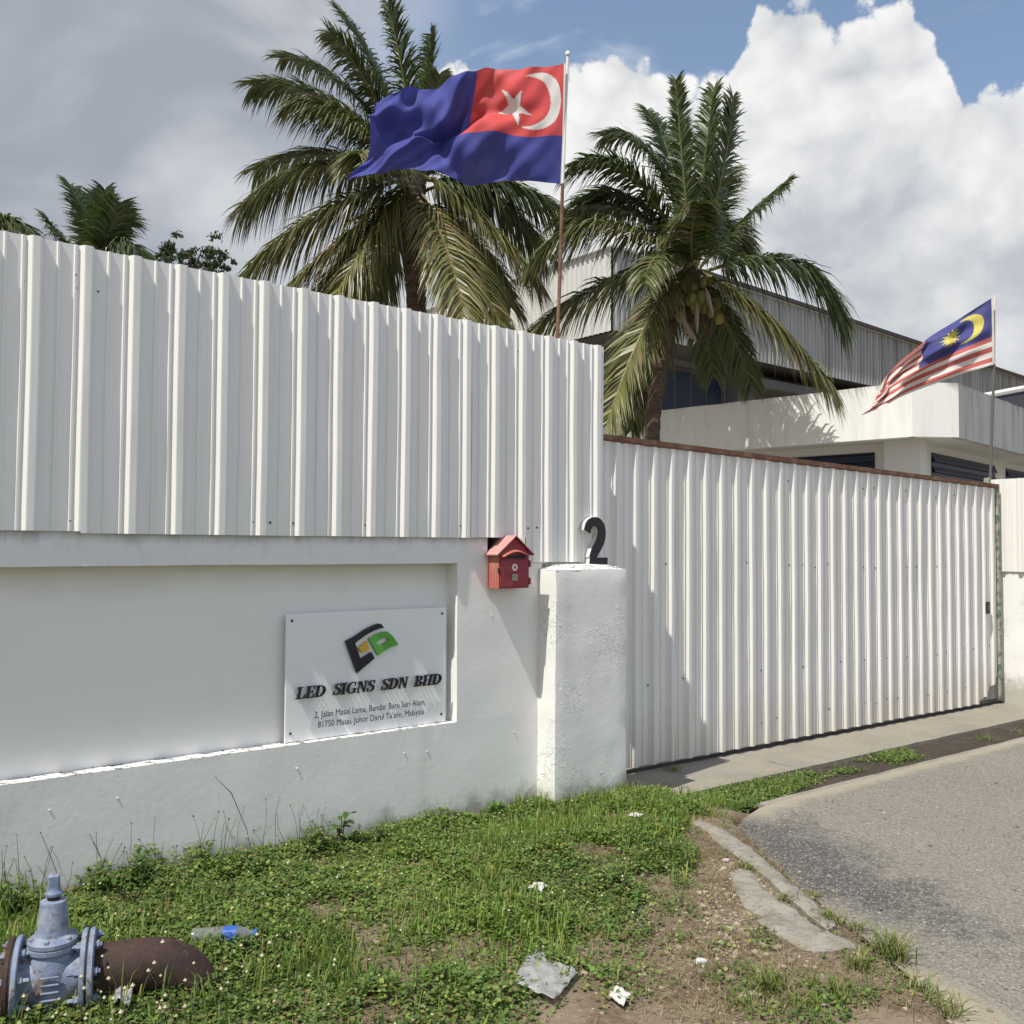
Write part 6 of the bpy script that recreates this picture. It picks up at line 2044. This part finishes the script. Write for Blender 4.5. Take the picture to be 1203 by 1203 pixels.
weed_plant(398, 1000, 0.19, 16, 0.075, 1, 'leafy broadleaf weed growing at the foot of the wall')
weed_plant(440, 990, 0.09, 9, 0.06, 2, 'smaller low weed beside the leafy broadleaf weed')
weed_plant(150, 1065, 0.16, 14, 0.05, 3, 'bushy weed against the wall behind the rusty pipe')

def tuft(px, py, n, L_, spread, seed_, label, dry=0.2, zroad=False, cat='grass tuft'):
    r = np.random.default_rng(seed_)
    g_ = gpos(px, py)
    if zroad:
        g_ = on_z(px, py, -0.075)
    x = g_[0] + r.normal(0, spread, n); y = g_[1] + r.normal(0, spread, n)
    z = np.where(side_of_edge(x, y) > 0.02, ground_z(x, y), rz(x))
    z = np.maximum(z, -0.09)
    c = np.array([0.17, 0.22, 0.06]) * r.uniform(.7, 1.3, (n, 1))
    c = np.where((r.random(n) < dry)[:, None], np.array([0.34, 0.29, 0.14]) * r.uniform(.7, 1.2, (n, 1)), c)
    V, F, C_ = blades(x, y, z, L_ * r.uniform(.5, 1.15, n), r.uniform(.003, .006, n), c, seed_ + 1, 1.1)
    return fast_obj('grass_tuft', V, F, C_, M['leaf'], label, cat, kind=None)
tuft(1046, 1128, 189, 0.115, 0.033, 1, 'largest pale green grass tuft at the asphalt edge', .30, True)
tuft(1010, 1150, 72, 0.077, 0.024, 21, 'low grass tuft spreading beside the largest tuft', .25, True)
tuft(905, 1165, 117, 0.100, 0.027, 2, 'long-bladed grass tuft growing from the bare soil', .22)
tuft(985, 1180, 54, 0.068, 0.024, 3, 'small grass tuft on sandy soil below the slab', .25, True)
tuft(1085, 1175, 67, 0.084, 0.027, 4, 'straggling grass tuft on the road edge past the largest tuft', .35, True)
tuft(1110, 1195, 67, 0.084, 0.030, 5, 'grass tuft furthest out on the asphalt', .35, True)
tuft(975, 1085, 76, 0.068, 0.021, 6, 'grass tuft filling the gap between kerb end and slab', .35)
tuft(925, 1058, 49, 0.046, 0.018, 7, 'short grass clump in the crack of the slab', .25)
tuft(955, 1056, 49, 0.046, 0.018, 8, 'small grass clump between kerb and asphalt', .35, True)
tuft(880, 1022, 67, 0.039, 0.021, 9, 'matted grass on top of the kerb', .2)
tuft(690, 938, 49, 0.122, 0.018, 10, 'tall dry-based grass tuft at the pillar foot', .45)
tuft(945, 1185, 58, 0.061, 0.036, 11, 'thin grass patch on brown soil beside the long-bladed tuft', .3)
tuft(870, 1185, 54, 0.061, 0.030, 12, 'sparse green patch on brown soil near the pebbles', .25)
tuft(1005, 1095, 40, 0.068, 0.018, 13, 'dark green tuft against the asphalt by the slab tip', .15, True)
tuft(790, 903, 54, 0.054, 0.030, 14, 'shaded weed tuft on the apron beside the pillar', .1, True)
